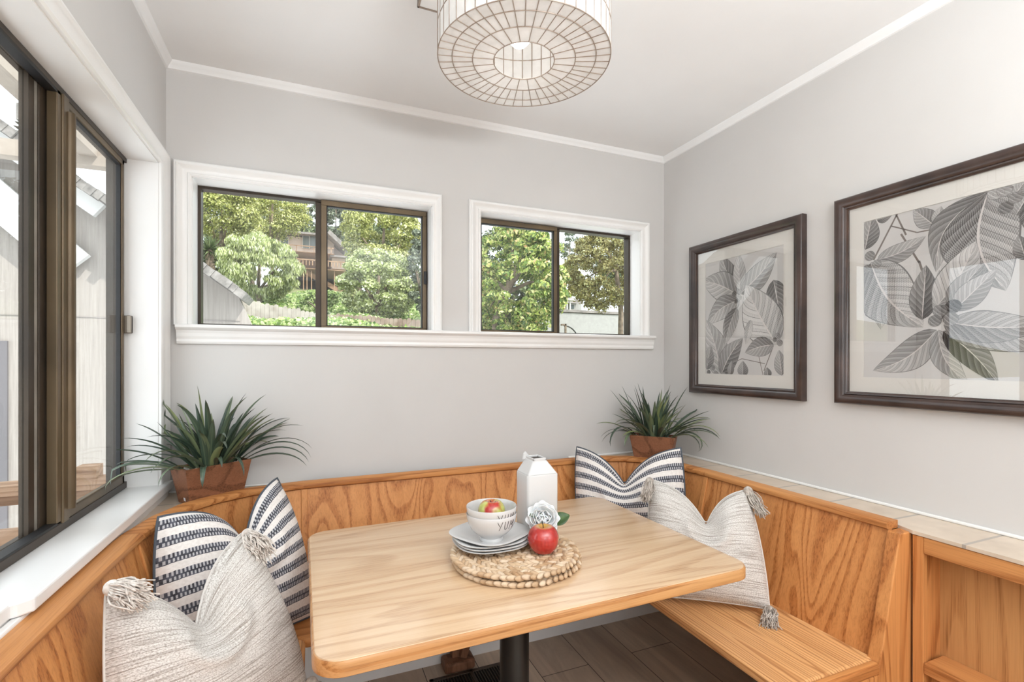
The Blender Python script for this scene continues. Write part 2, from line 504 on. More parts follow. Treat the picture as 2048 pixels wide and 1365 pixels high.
class MB:
    def __init__(s):
        s.v = []; s.f = []; s.mi = []; s.uv = {}; s.m = 0; s.tone = None

    def add(s, vs, fs, uvs=None):
        b = len(s.v)
        s.v += [tuple(v) for v in vs]
        for i, f in enumerate(fs):
            s.f.append([b + k for k in f]); s.mi.append(s.m)
            if uvs is not None: s.uv[len(s.f) - 1] = [uvs[k] for k in f]
        return s

    def box(s, x0, x1, y0, y1, z0, z1):
        x0, x1 = sorted((x0, x1)); y0, y1 = sorted((y0, y1)); z0, z1 = sorted((z0, z1))
        v = [(x, y, z) for z in (z0, z1) for y in (y0, y1) for x in (x0, x1)]
        f = [(0, 2, 3, 1), (4, 5, 7, 6), (0, 1, 5, 4), (2, 6, 7, 3), (0, 4, 6, 2), (1, 3, 7, 5)]
        return s.add(v, f)

    def obox(s, c, X, Y, Z, hx, hy, hz):
        c, X, Y, Z = Vector(c), Vector(X).normalized(), Vector(Y).normalized(), Vector(Z).normalized()
        v = [c + X * a * hx + Y * b * hy + Z * d * hz for d in (-1, 1) for b in (-1, 1) for a in (-1, 1)]
        f = [(0, 2, 3, 1), (4, 5, 7, 6), (0, 1, 5, 4), (2, 6, 7, 3), (0, 4, 6, 2), (1, 3, 7, 5)]
        return s.add(v, f)

    def beam(s, a, b, wdt, hgt, up=(0, 0, 1)):
        a, b = Vector(a), Vector(b); d = b - a
        X = d.normalized(); Z = Vector(up)
        Yv = Z.cross(X).normalized(); Z = X.cross(Yv)
        return s.obox((a + b) / 2, X, Yv, Z, d.length / 2, wdt / 2, hgt / 2)

    def prism(s, poly, off):
        """closed planar polygon of 3D points extruded by vector off"""
        n = len(poly); off = Vector(off)
        v = [Vector(p) for p in poly] + [Vector(p) + off for p in poly]
        f = [list(range(n))[::-1], list(range(n, 2 * n))]
        f += [(i, (i + 1) % n, n + (i + 1) % n, n + i) for i in range(n)]
        return s.add(v, f)

    def sweep(s, path, prof, closed=False):
        """prof: function(i, t)->list of points for station i; quads between stations"""
        rings = [prof(i) for i in range(len(path))]
        n = len(rings[0]); v = [p for r in rings for p in r]; f = []
        m = len(rings)
        for i in range(m if closed else m - 1):
            j = (i + 1) % m
            for k in range(n):
                f.append((i * n + k, i * n + (k + 1) % n, j * n + (k + 1) % n, j * n + k))
        if not closed:
            f.append(list(range(n))[::-1]); f.append([(m - 1) * n + k for k in range(n)])
        return s.add(v, f)

    def tube(s, pts, r, n=8, closed=False):
        pts = [Vector(p) for p in pts]; m = len(pts)
        rs = r if isinstance(r, (list, tuple)) else [r] * m
        rings = []; prev = None
        for i, p in enumerate(pts):
            if closed: t = pts[(i + 1) % m] - pts[i - 1]
            else: t = pts[min(i + 1, m - 1)] - pts[max(i - 1, 0)]
            if t.length < 1e-9: t = Vector((0, 0, 1))
            t.normalize()
            if prev is None:
                a = Vector((0, 0, 1)) if abs(t.z) < 0.9 else Vector((1, 0, 0))
                u = t.cross(a).normalized()
            else:
                u = (prev - t * prev.dot(t)).normalized()
            prev = u; wv = t.cross(u)
            rings.append([p + (u * math.cos(2 * math.pi * k / n) + wv * math.sin(2 * math.pi * k / n)) * rs[i] for k in range(n)])
        return s.sweep(pts, lambda i: rings[i], closed)

    def lathe(s, prof, n=32, c=(0, 0, 0), sq=None):
        """prof: list of (r,z); sq: superellipse exponent for squarish plates"""
        v = []; f = []; m = len(prof)
        for (r, z) in prof:
            for k in range(n):
                a = 2 * math.pi * k / n; ca, sa = math.cos(a), math.sin(a); rr = r
                if sq: rr = r / ((abs(ca) ** sq + abs(sa) ** sq) ** (1 / sq))
                v.append((c[0] + rr * ca, c[1] + rr * sa, c[2] + z))
        for i in range(m - 1):
            for k in range(n):
                f.append((i * n + k, i * n + (k + 1) % n, (i + 1) * n + (k + 1) % n, (i + 1) * n + k))
        f.append(list(range(n))[::-1]); f.append([(m - 1) * n + k for k in range(n)])
        return s.add(v, f)

    def grid(s, fn, nu, nv, flip=False):
        v = []; uv = []; f = []
        for j in range(nv + 1):
            for i in range(nu + 1):
                v.append(fn(i / nu, j / nv)); uv.append((i / nu, j / nv))
        for j in range(nv):
            for i in range(nu):
                a = j * (nu + 1) + i; q = (a, a + 1, a + nu + 2, a + nu + 1)
                f.append(q[::-1] if flip else q)
        return s.add(v, f, uv)

    def ell(s, c, r, nu=10, nv=6, rot=None):
        c = Vector(c); v = []; f = []
        for j in range(nv + 1):
            th = math.pi * j / nv
            for i in range(nu):
                a = 2 * math.pi * i / nu
                p = Vector((r[0] * math.sin(th) * math.cos(a), r[1] * math.sin(th) * math.sin(a), r[2] * math.cos(th)))
                if rot: p = rot @ p
                v.append(c + p)
        for j in range(nv):
            for i in range(nu):
                f.append((j * nu + i, (j + 1) * nu + i, (j + 1) * nu + (i + 1) % nu, j * nu + (i + 1) % nu))
        return s.add(v, f)

    def build(s, name, mats, parent=None, smooth=False, bevel=0.0, segs=2, kind=None, subsurf=0, angle=None):
        me = bpy.data.meshes.new(name)
        off = world_origin(parent) if parent is not None else Vector((0, 0, 0))
        o = None
        vs = [(v[0] - off.x, v[1] - off.y, v[2] - off.z) for v in s.v]
        base = Vector((0, 0, 0))
        me.from_pydata(vs, [], s.f)
        if not isinstance(mats, (list, tuple)): mats = [mats]
        for m in mats: me.materials.append(m)
        me.polygons.foreach_set('material_index', s.mi)
        if s.uv:
            ul = me.uv_layers.new(name='UVMap')
            for p in me.polygons:
                u = s.uv.get(p.index)
                if u:
                    for li, q in zip(p.loop_indices, u): ul.data[li].uv = q
        if s.tone is not None:
            a = me.attributes.new('tone', 'FLOAT', 'FACE')
            a.data.foreach_set('value', s.tone)
        bm = bmesh.new(); bm.from_mesh(me)
        bmesh.ops.recalc_face_normals(bm, faces=bm.faces) if s.tone is None and not getattr(s, 'norecalc', False) else None
        bm.to_mesh(me); bm.free()
        if smooth:
            me.polygons.foreach_set('use_smooth', [True] * len(me.polygons))
            if angle:
                me.set_sharp_from_angle(angle=R(angle))
        o = bpy.data.objects.new(name, me); col.objects.link(o)
        if parent is not None: o.parent = parent
        if bevel:
            b = o.modifiers.new('bevel', 'BEVEL'); b.width = bevel; b.segments = segs; b.limit_method = 'ANGLE'; b.angle_limit = R(40)
        if subsurf:
            b = o.modifiers.new('subsurf', 'SUBSURF'); b.levels = subsurf; b.render_levels = subsurf
        if kind: o['kind'] = kind
        return o


def thing(name, label, cat, loc=(0, 0, 0), group=None):
    o = bpy.data.objects.new(name, None); col.objects.link(o)
    o.empty_display_size = 0.05
    o.location = loc; tag(o, label, cat, group)
    return o


def tag(o, label, cat, group=None):
    o['label'] = label; o['category'] = cat
    if group: o['group'] = group
    return o


def setting(name, loc=(0, 0, 0)):
    o = bpy.data.objects.new(name, None); col.objects.link(o); o.location = loc; o['kind'] = 'structure'
    return o


# ================================================================= ROOM SHELL
XL, XR, YB, ZC, YF = -0.504, 1.79, 2.163, 2.42, -2.7
TH = 0.14
# window openings in the walls
W2 = (-0.425, 0.500, 1.440, 2.005)      # back wall, wide
W3 = (0.722, 1.634, 1.440, 2.008)       # back wall, narrow
WL = (1.02, 2.064, 0.862, 2.008)        # left wall (y0,y1,z0,z1)
MB().box(XL - 1, XR + TH, YF - TH, YB + TH, -0.12, 0).build('floor', M['floor'], kind='structure')
MB().box(XL - TH, XR + TH, YF - TH, YB + TH, ZC, ZC + 0.15).build('ceiling', M['ceiling'], kind='structure')
m = MB()
y0, y1 = YB, YB + TH
for a, b in ((XL - TH, W2[0]), (W2[1], W3[0]), (W3[1], XR + TH)): m.box(a, b, y0, y1, 0, ZC)
for W in (W2, W3):
    m.box(W[0], W[1], y0, y1, 0, W[2]); m.box(W[0], W[1], y0, y1, W[3], ZC)
m.build('wall_back', M['wall'], kind='structure')
m = MB(); x0, x1 = XL - TH, XL
m.box(x0, x1, YF, WL[0], 0, ZC); m.box(x0, x1, WL[1], YB, 0, ZC)
m.box(x0, x1, WL[0], WL[1], 0, WL[2]); m.box(x0, x1, WL[0], WL[1], WL[3], ZC)
m.build('wall_left', M['wall'], kind='structure')
MB().box(XR, XR + TH, YF, YB, 0, ZC).build('wall_right', M['wall'], kind='structure')
MB().box(XL - TH, XR + TH, YF - TH, YF, 0, ZC).build('wall_front', M['wall'], kind='structure')
# low furred base under the ledge
MB().box(XL + 0.02, XR - 0.02, 2.06, YB, 0, 0.44).build('baseboard_back', M['base'], kind='structure')
MB().box(XL, XL + 0.03, -1.0, 2.06, 0, 0.44).build('baseboard_left', M['base'], kind='structure')


def crown(name, pts):
    pr = []
    for (p, n) in pts:
        p = Vector(p); n = Vector(n)
        prof = [(0, 0), (0.024, 0), (0.023, -0.006), (0.016, -0.013), (0.010, -0.019), (0.007, -0.026), (0, -0.028)]
        pr.append([p + n * a + Vector((0, 0, b)) for a, b in prof])
    return MB().sweep(pr, lambda i: pr[i]).build(name, M['ceiling'], kind='structure', smooth=True, angle=40)


crown('trim_1', [((XL, YB, ZC), (0, -1, 0)), ((XR, YB, ZC), (0, -1, 0))])
crown('trim_2', [((XR, YF, ZC), (-1, 0, 0)), ((XR, YB, ZC), (-1, 0, 0))])
crown('trim_3', [((XL, YF, ZC), (1, 0, 0)), ((XL, YB, ZC), (1, 0, 0))])

CAS = [(0.0, 0.0), (0.0, 0.010), (0.10, 0.014), (0.18, 0.014), (0.24, 0.009), (0.40, 0.010), (0.55, 0.014), (0.72, 0.021), (0.80, 0.021),
       (0.84, 0.016), (0.92, 0.017), (1.0, 0.013), (1.0, 0.0)]


def casing(name, inner, outer, place):
    """three sided moulded casing; inner/outer = (a0,a1,ztop) ; place(a, z, d) -> point"""
    (i0, i1, iz), (o0, o1, oz), zb = inner, outer, 1.44 if name != 'trim_6' else 0.86
    st = []
    for k in range(4):
        ring = []
        for (f, d) in CAS:
            a0 = i0 + (o0 - i0) * f; a1 = i1 + (o1 - i1) * f; z = iz + (oz - iz) * f
            ring.append(place(*[(a0, zb), (a0, z), (a1, z), (a1, zb)][k], d))
        st.append(ring)
    return MB().sweep(st, lambda i: st[i]).build(name, M['trim'], kind='structure', smooth=True, angle=30)


casing('trim_4', (W2[0] + 0.004, W2[1] - 0.004, W2[3] - 0.004), (-0.480, 0.540, 2.056), lambda a, z, d: Vector((a, YB - d, z)))
casing('trim_5', (W3[0] + 0.004, W3[1] - 0.004, W3[3] - 0.004), (0.668, 1.684, 2.052), lambda a, z, d: Vector((a, YB - d, z)))
casing('trim_6', (WL[0] + 0.004, WL[1] - 0.004, WL[3] - 0.002), (0.94, 2.152, 2.066), lambda a, z, d: Vector((XL + d, a, z)))

# long sill under both back windows
s = setting('trim_7')
m = MB()
sx0, sx1 = -0.468, 1.706
prof = [(0.13, 1.442), (-0.034, 1.442), (-0.040, 1.438), (-0.040, 1.430), (-0.033, 1.424), (-0.026, 1.420), (-0.022, 1.41), (-0.020, 1.398),
        (-0.016, 1.388), (-0.017, 1.378), (-0.014, 1.370), (0.0, 1.370), (0.0, 1.424), (0.13, 1.424)]
st = [[Vector((x, YB + a * 1.0, z)) for a, z in prof] for x in (sx0, sx1)]
# only the openings are deep; nose first, then the board inside each opening
nose = [p for p in prof if p[0] < 0.01 and p[0] < 0.0] + [(0.0, 1.370), (0.0, 1.442)]
st = [[Vector((x, YB + a, z)) for a, z in nose] for x in (sx0, sx1)]
m.sweep(st, lambda i: st[i])
m.build('sill_nose', M['trim'], s)
m = MB()
for W in (W2, W3): m.box(W[0], W[1], YB, YB + TH, 1.42, 1.442)
m.build('sill_board', M['trim'], s)
# white reveals lining the openings
m = MB(); e = 0.006
for W in (W2, W3):
    m.box(W[0], W[0] + e, YB - 0.001, YB + TH, W[2], W[3]); m.box(W[1] - e, W[1], YB - 0.001, YB + TH, W[2], W[3])
    m.box(W[0], W[1], YB - 0.001, YB + TH, W[3] - e, W[3])
m.build('trim_8', M['trim'], kind='structure')
m = MB()
m.box(XL - TH, XL + 0.001, WL[1] - e, WL[1], WL[2], WL[3]); m.box(XL - TH, XL + 0.001, WL[0], WL[0] + e, WL[2], WL[3])
m.box(XL - TH, XL + 0.001, WL[0], WL[1], WL[3] - e, WL[3])
m.build('trim_9', M['trim'], kind='structure')
# left window stool and apron
s = setting('trim_10')
m = MB()
m.prism([(XL - TH, 1.0, 0.839), (XL + 0.003, 1.0, 0.839), (XL + 0.003, 1.146, 0.839), (XL + 0.012, 1.150, 0.839), (XL + 0.030, 1.166, 0.839),
         (XL + 0.030, 2.135, 0.839), (XL + 0.003, 2.135, 0.839), (XL + 0.003, 2.062, 0.839), (XL - TH, 2.062, 0.839)], (0, 0, 0.028))
m.build('stool_board', M['trim'], s, bevel=0.004)
m = MB()
m.box(XL, XL + 0.016, 0.9, 2.13, 0.79, 0.838)
m.build('apron', M['trim'], s, bevel=0.004)


# ================================================================= WINDOWS
def slider(name, x0, x1, z0, z1, Y, xm, sash_right):
    """aluminium slider in the back wall: fixed light + sliding sash"""
    w_ = setting(name)
    fr = MB(); d0, d1 = Y, Y + 0.045
    t = 0.011
    fr.box(x0, x1, d0, d1, z0, z0 + t); fr.box(x0, x1, d0, d1, z1 - t, z1)
    fr.box(x0, x0 + t, d0, d1, z0 + t, z1 - t); fr.box(x1 - t, x1, d0, d1, z0 + t, z1 - t)
    fr.build('window_frame', M['bronze_dark'], w_, bevel=0.001)
    # meeting stile of the fixed light
    s_ = 1 if sash_right else -1
    MB().box(xm - 0.012 * s_, xm + 0.012 * s_, d0 + 0.004, d1, z0 + t, z1 - t).build('mullion', M['bronze_dark'], w_, bevel=0.001)
    sx = [(xm + 0.010, x1 - 0.006), (x0 + 0.006, xm - 0.010)][0 if sash_right else 1]
    sa = MB(); q = 0.022; e0, e1 = Y - 0.012, Y + 0.012
    zt, zb = z1 - 0.003, z0 + 0.004
    sa.box(sx[0], sx[1], e0, e1, zt - q, zt); sa.box(sx[0], sx[1], e0, e1, zb, zb + 0.009)
    sa.box(sx[0], sx[0] + q, e0, e1, zb + 0.009, zt - q); sa.box(sx[1] - q * 0.8, sx[1], e0, e1, zb + 0.009, zt - q)
    sash = sa.build('sash', M['bronze'], w_, bevel=0.0015)
    g = MB()
    a, b, c, d = sx[0] + q, sx[1] - q * 0.8, zb + 0.009, zt - q
    k = 0.004
    g.box(a, b, e0 + 0.004, e1, c, c + k); g.box(a, b, e0 + 0.004, e1, d - k, d)
    g.box(a, a + k, e0 + 0.004, e1, c, d); g.box(b - k, b, e0 + 0.004, e1, c, d)
    g.build('gasket', M['gasket'], sash)
    MB().box(a, b, Y - 0.002, Y + 0.002, c, d).build('pane', M['glass'], sash)
    fx = (x0 + t, xm - 0.012) if sash_right else (xm + 0.012, x1 - t)
    MB().box(fx[0], fx[1], Y + 0.026, Y + 0.030, z0 + t, z1 - t).build('pane', M['glass'], w_)
    lx = sx[1] - 0.006 if sash_right else sx[0] + 0.004
    MB().box(lx - 0.007, lx + 0.007, e0 - 0.006, e0, 1.66, 1.72).build('latch', M['gasket'], w_, bevel=0.002)
    return w_


slider('window_2', -0.419, 0.494, 1.443, 1.999, YB + 0.085, 0.024, True)
slider('window_3', 0.728, 1.628, 1.443, 2.001, YB + 0.085, 1.178, False)

# left window: big slider, plane x = XL - 0.1
w1 = setting('window_1')
xg = XL - 0.10
m = MB(); y0, y1, z0, z1 = 1.026, 2.088, 0.868, 2.002
m.box(xg - 0.04, xg + 0.012, y0, WL[1] - 0.007, z0, z0 + 0.022); m.box(xg - 0.04, xg + 0.012, y0, WL[1] - 0.007, z1 - 0.016, z1)
m.box(xg - 0.04, xg + 0.012, y0, y0 + 0.02, z0, z1); m.box(xg - 0.04, xg + 0.004, WL[1] - 0.030, WL[1] - 0.007, z0, z1)
m.build('window_frame', M['bronze_dark'], w1, bevel=0.0015)
# inner sliding sash (far half) and outer fixed light (near half)
m = MB(); a, b = 1.585, 2.040
m.box(xg - 0.006, xg + 0.016, a, a + 0.034, z0 + 0.02, z1 - 0.014)
m.box(xg - 0.006, xg + 0.010, b - 0.020, b, z0 + 0.02, z1 - 0.014)
m.box(xg - 0.006, xg + 0.010, a, b, z1 - 0.034, z1 - 0.014); m.box(xg - 0.006, xg + 0.010, a, b, z0 + 0.02, z0 + 0.048)
sash = m.build('sash', M['bronze'], w1, bevel=0.003)
MB().tube([(xg + 0.014, a + 0.036, z0 + 0.05), (xg + 0.014, a + 0.036, z1 - 0.05)], 0.014, 12).build('pull_rail', M['bronze'], sash, smooth=True, angle=40)
MB().box(xg - 0.003, xg + 0.001, a + 0.03, b - 0.02, z0 + 0.048, z1 - 0.034).build('pane', M['glass'], sash)
m = MB(); m.box(xg - 0.006, xg + 0.006, b - 0.028, b - 0.020, z0 + 0.048, z1 - 0.034); m.box(xg - 0.004, xg + 0.006, a + 0.03, b - 0.02, z1 - 0.04, z1 - 0.034)
m.build('gasket', M['gasket'], sash)
m = MB()
m.box(xg - 0.036, xg - 0.012, 1.535, 1.584, z0 + 0.02, z1 - 0.014)
fixed = m.build('mullion', M['bronze_dark'], w1, bevel=0.002)
MB().box(xg - 0.030, xg - 0.016, 1.515, 1.536, z0 + 0.022, z1 - 0.016).build('interlock_strip', M['grey_track'], w1)
MB().box(xg - 0.032, xg - 0.014, 1.490, 1.516, z0 + 0.022, z1 - 0.016).build('stile', M['bronze_dark'], w1)
MB().box(xg - 0.026, xg - 0.022, y0 + 0.02, 1.49, z0 + 0.022, z1 - 0.016).build('pane', M['glass'], w1)
m = MB(); m.box(xg - 0.012, xg + 0.012, y0 + 0.02, 1.58, z1 - 0.024, z1 - 0.016); m.box(xg - 0.012, xg + 0.012, y0 + 0.02, 1.58, z0 + 0.022, z0 + 0.028)
m.build('gasket', M['gasket'], w1)
MB().box(xg - 0.010, xg + 0.012, 1.562, 1.584, z0 + 0.022, z1 - 0.012).build('stile', M['bronze'], w1, bevel=0.002)
m = MB(); m.box(xg + 0.006, xg + 0.030, 2.040, 2.052, 1.40, 1.46); m.box(xg + 0.018, xg + 0.030, 2.030, 2.052, 1.40, 1.46)
m.build('latch', M['steel'], w1, bevel=0.002)

# ================================================================= CORNER BENCH
RZ0, RZ1 = 0.808, 0.831
front = [(-0.446, -0.6), (-0.446, 1.0), (-0.444, 1.40), (-0.436, 1.62), (-0.410, 1.775), (-0.365, 1.885), (-0.300, 1.960), (-0.203, 2.020), (-0.03, 2.052),
         (0.25, 2.058), (0.7, 2.060), (1.19, 2.058), (1.33, 2.050), (1.43, 2.010), (1.515, 1.92), (1.553, 1.78), (1.563, 1.62), (1.565, 1.25), (1.565, 0.905)]


def inward(pts):
    out = []
    for i, p in enumerate(pts):
        a = Vector(pts[max(i - 1, 0)]); b = Vector(pts[min(i + 1, len(pts) - 1)])
        d = (b - a).normalized(); out.append(Vector((d.y, -d.x)))   # towards the table
    return out


FN = inward(front)
bench = thing('corner_bench', 'built-in oak corner bench wrapping three sides of the breakfast nook', 'bench', (0.55, 1.6, 0))


def rail_piece(i0, i1, mat):
    rings = []
    for i in range(i0, i1 + 1):
        p = Vector(front[i]); n = FN[i]
        prof = [(0.0, RZ0), (0.006, RZ0 + 0.004), (0.008, 0.5 * (RZ0 + RZ1)), (0.006, RZ1 - 0.004), (0.0, RZ1), (-0.045, RZ1), (-0.045, RZ0)]
        rings.append([Vector((p.x + n.x * a, p.y + n.y * a, z)) for a, z in prof])
    MB().sweep(rings, lambda k: rings[k]).build('top_rail', mat, bench, smooth=True, angle=35)


rail_piece(0, 3, M['oak_y']); rail_piece(3, 8, M['oak_x']); rail_piece(8, 11, M['oak_x']); rail_piece(11, 16, M['oak_x'])
m_ = rail_piece(16, 18, M['oak_y'])


def back_piece(name, i0, i1, mat, t0=0.0, t1=0.014, e0=0.0, e1=0.0):
    rings = []
    for i in range(i0, i1 + 1):
        p = Vector(front[i]); n = FN[i]
        if i == i0: p = p + (Vector(front[i + 1]) - p).normalized() * e0
        if i == i1: p = p + (Vector(front[i - 1]) - p).normalized() * e1
        top = -0.006; bot = 0.085
        q = []
        for (z, a) in ((RZ0, top - t1), (RZ0, top), (0.452, bot), (0.452, bot - t1)):
            q.append(Vector((p.x + n.x * (a + t0), p.y + n.y * (a + t0), z)))
        rings.append(q)
    return MB().sweep(rings, lambda k: rings[k]).build(name, mat, bench, bevel=0.001)


back_piece('back_panel', 0, 3, M['oak_v']); back_piece('back_panel', 3, 8, M['oak_v']); back_piece('back_panel', 8, 11, M['oak_v'])
back_piece('back_panel', 11, 16, M['oak_v']); back_piece('back_panel', 16, 18, M['oak_v'])


def stile(i, along, wd=0.022):
    p = Vector(front[i]); n = FN[i]; t = Vector((-n.y, n.x))
    m = MB(); c = p + t * along
    poly = []
    for (z, a) in ((RZ0, -0.006), (RZ0, 0.001), (0.452, 0.092), (0.452, 0.085)):
        poly.append(Vector((c.x + n.x * a, c.y + n.y * a, z)) - Vector((t.x, t.y, 0)) * wd / 2)
    m.prism(poly, Vector((t.x, t.y, 0)) * wd)
    m.build('stile', M['oak_v'], bench, bevel=0.002)


for i in (3, 8, 11, 16): stile(i, 0.0)


# seats: mitred slabs with rounded noses
def slab(name, poly, z0, z1, mat, bev=0.009):
    MB().prism([(x, y, z0) for x, y in poly], (0, 0, z1 - z0)).build(name, mat, bench, bevel=bev, segs=3)


SZ0, SZ1 = 0.430, 0.460
slab('seat', [(1.115, 0.889), (1.48, 0.889), (1.48, 1.64), (1.40, 1.86), (1.115, 1.60)], SZ0, SZ1, M['oak_seat'])
slab('seat', [(1.115, 1.602), (1.40, 1.862), (1.30, 1.97), (-0.2, 1.97), (-0.30, 1.86), (-0.02, 1.602)], SZ0, SZ1, M['oak_x'])
slab('seat', [(-0.36, -0.6), (-0.02, -0.6), (-0.02, 1.60), (-0.30, 1.858), (-0.36, 1.62)], SZ0, SZ1, M['oak_seat'])
MB().box(1.113, 1.462, 0.864, 0.8885, 0.4285, 0.461).build('seat_nosing', M['oak_x'], bench, bevel=0.008, segs=3)
# end panel of the right-hand bench: tapers with the slope of the back
m = MB()
m.prism([(1.556, 0.868, RZ0), (1.613, 0.868, RZ0), (1.613, 0.868, 0.0), (1.15, 0.868, 0.0), (1.15, 0.868, 0.426), (1.46, 0.868, 0.428), (1.466, 0.868, 0.46), (1.478, 0.868, 0.50)],
        (0, 0.036, 0))
m.build('end_panel', M['oak_v'], bench, bevel=0.004, segs=3)
# wooden support leg under the rear seat
leg = thing('bench_support_leg', 'worn brown wooden support leg with braced foot under the rear bench', 'support leg', (0.57, 2.0, 0))
MB().box(0.548, 0.604, 2.005, 2.045, 0.035, 0.430).build('post', M['old_wood'], leg, bevel=0.002)
MB().beam((0.590, 1.992, 0.05), (0.72, 1.992, 0.42), 0.022, 0.030).build('brace', M['old_wood'], leg, bevel=0.002)
m = MB(); m.box(0.508, 0.640, 1.968, 2.05, 0.0, 0.045)
m.build('foot', M['old_wood'], leg, bevel=0.012, segs=3)

# ledges behind the rail, tiled
led = thing('tiled_ledge', 'beige tiled ledge with white caulk between the oak rail and right wall', 'ledge', (1.68, 0.8, 0))
off = lambda i, d=0.047: (front[i][0] - FN[i].x * d, front[i][1] - FN[i].y * d)
poly = [off(i) for i in range(18, 10, -1)] + [(off(11)[0], YB), (XR, YB), (XR, -0.6), (1.597, -0.6), (1.597, 0.86)]
MB().prism([(x, y, 0.806) for x, y in poly], (0, 0, 0.010)).build('tile_top', M['tile'], led)
MB().box(XR - 0.008, XR, -0.6, YB - 0.008, 0.816, 0.826).build('caulk', M['trim'], led, bevel=0.003)
MB().box(off(11)[0], XR, YB - 0.008, YB, 0.816, 0.826).build('caulk', M['trim'], led, bevel=0.003)
led = thing('corner_ledge', 'small beige ledge under the planter in the window corner', 'ledge', (-0.4, 2.05, 0))
poly = [off(i) for i in range(3, 9)] + [(off(8)[0], YB), (XL, YB), (XL, off(3)[1])]
MB().prism([(x, y, 0.802) for x, y in poly], (0, 0, 0.010)).build('tile_top', M['tile'], led)
MB().box(XL + 0.01, -0.13, YB - 0.006, YB, 0.812, 0.818).build('caulk', M['trim'], led, bevel=0.003)
# lower structure that carries the ledges
MB().box(1.71, XR, 0.88, YB, 0.0, 0.805).build('trim_11', M['base'], kind='structure')

# ================================================================= OPEN SHELF UNIT
cab = thing('open_shelf_cabinet', 'oak open-shelf cabinet beside the end of the right bench', 'cabinet', (1.66, 0.3, 0))
ya, yb = 0.862, -0.35
m = MB()
m.box(1.600, 1.620, ya - 0.028, ya, 0.0, 0.804)
m.build('face_stile', M['oak_v'], cab, bevel=0.002)
MB().box(1.600, 1.620, yb, ya - 0.028, 0.757, 0.804).build('face_rail', M['oak_y'], cab, bevel=0.002)
MB().box(1.6, 1.62, yb, ya - 0.028, 0.0, 0.06).build('face_rail', M['oak_y'], cab, bevel=0.002)
MB().box(1.620, 1.708, ya - 0.020, ya, 0.0, 0.804).build('side_panel', M['oak_v'], cab)
MB().box(1.695, 1.708, yb, ya - 0.020, 0.0, 0.804).build('back_panel', M['oak_shelf'], cab)
MB().box(1.598, 1.695, yb, ya - 0.028, 0.418, 0.450).build('shelf', M['oak_y'], cab, bevel=0.004)
MB().box(1.6, 1.708, yb - 0.02, yb, 0.0, 0.804).build('side_panel', M['oak_v'], cab)

# ================================================================= TABLE
TC = Vector((0.552, 1.353)); TA = R(1.1); TW, TD, TZ = 0.560, 0.386, 0.743
tab = thing('pedestal_table', 'oak-topped rectangular table on a black metal column', 'table', (TC.x, TC.y, 0))


def rrect(hx, hy, r, n=8):
    out = []
    for cx, cy, a0 in ((hx - r, hy - r, 0), (-hx + r, hy - r, 90), (-hx + r, -hy + r, 180), (hx - r, -hy + r, 270)):
        for k in range(n + 1):
            a = R(a0 + 90 * k / n); out.append((cx + r * math.cos(a), cy + r * math.sin(a)))
    return out


def trot(x, y):
    return (TC.x + x * math.cos(TA) - y * math.sin(TA), TC.y + x * math.sin(TA) + y * math.cos(TA))


m = MB()
lay = [(0.0, TZ - 0.033, 0.004), (0.0, TZ - 0.030, 0.0), (0.0, TZ - 0.007, 0.0), (0, TZ - 0.002, 0.003)]
rings = []
for (_, z, ins) in lay:
    rings.append([Vector((*trot(x, y), z)) for x, y in rrect(TW - ins, TD - ins, 0.06 - ins)])
m.sweep(lay, lambda i: rings[i])
m.build('edge_band', M['oak_edge'], tab, smooth=True, angle=40)
m = MB()
rings = [[Vector((*trot(x, y), z)) for x, y in rrect(TW - i_, TD - i_, 0.06 - i_)] for z, i_ in ((TZ - 0.003, 0.004), (TZ - 0.0005, 0.0055), (TZ, 0.008))]
m.sweep(rings, lambda i: rings[i])
m.build('tabletop', M['oak_table'], tab, smooth=True, angle=40)
MB().lathe([(0.044, 0.02), (0.044, TZ - 0.045)], 40, (TC.x + 0.01, TC.y, 0)).build('column', M['black_metal'], tab, smooth=True, angle=40)
MB().lathe([(0.13, TZ - 0.045), (0.13, TZ - 0.034)], 40, (TC.x + 0.01, TC.y, 0)).build('mounting_plate', M['black_metal'], tab, smooth=True, angle=40)
MB().lathe([(0.27, 0.0), (0.27, 0.012), (0.2, 0.022), (0.06, 0.03), (0.05, 0.04)], 48, (TC.x + 0.01, TC.y, 0)).build('base_plate', M['black_metal'], tab, smooth=True, angle=40)

# floor register
ven = thing('floor_vent', 'brown floor register with slotted louvres beside the rear skirting', 'vent', (0.62, 1.9, 0))
vx0, vx1, vy0, vy1 = 0.44, 0.79, 1.80, 1.965
m = MB(); t = 0.018
m.box(vx0, vx1, vy0, vy0 + t, 0.0, 0.006); m.box(vx0, vx1, vy1 - t, vy1, 0.0, 0.006)
m.box(vx0, vx0 + t, vy0, vy1, 0, 0.006); m.box(vx1 - t, vx1, vy0, vy1, 0, 0.006); m.box(0.607, 0.623, vy0, vy1, 0, 0.006)
m.build('frame', M['vent'], ven, bevel=0.002)
MB().box(vx0 + t, vx1 - t, vy0 + t, vy1 - t, 0.0, 0.001).build('duct', M['vent_dark'], ven)
for (a, b) in ((vx0 + t, 0.607), (0.623, vx1 - t)):
    m = MB(); k = a + 0.006
    while k < b - 0.003:
        m.box(k, k + 0.004, vy0 + t, vy1 - t, 0.001, 0.005); k += 0.0115
    m.build('louvre_grille', M['vent'], ven)

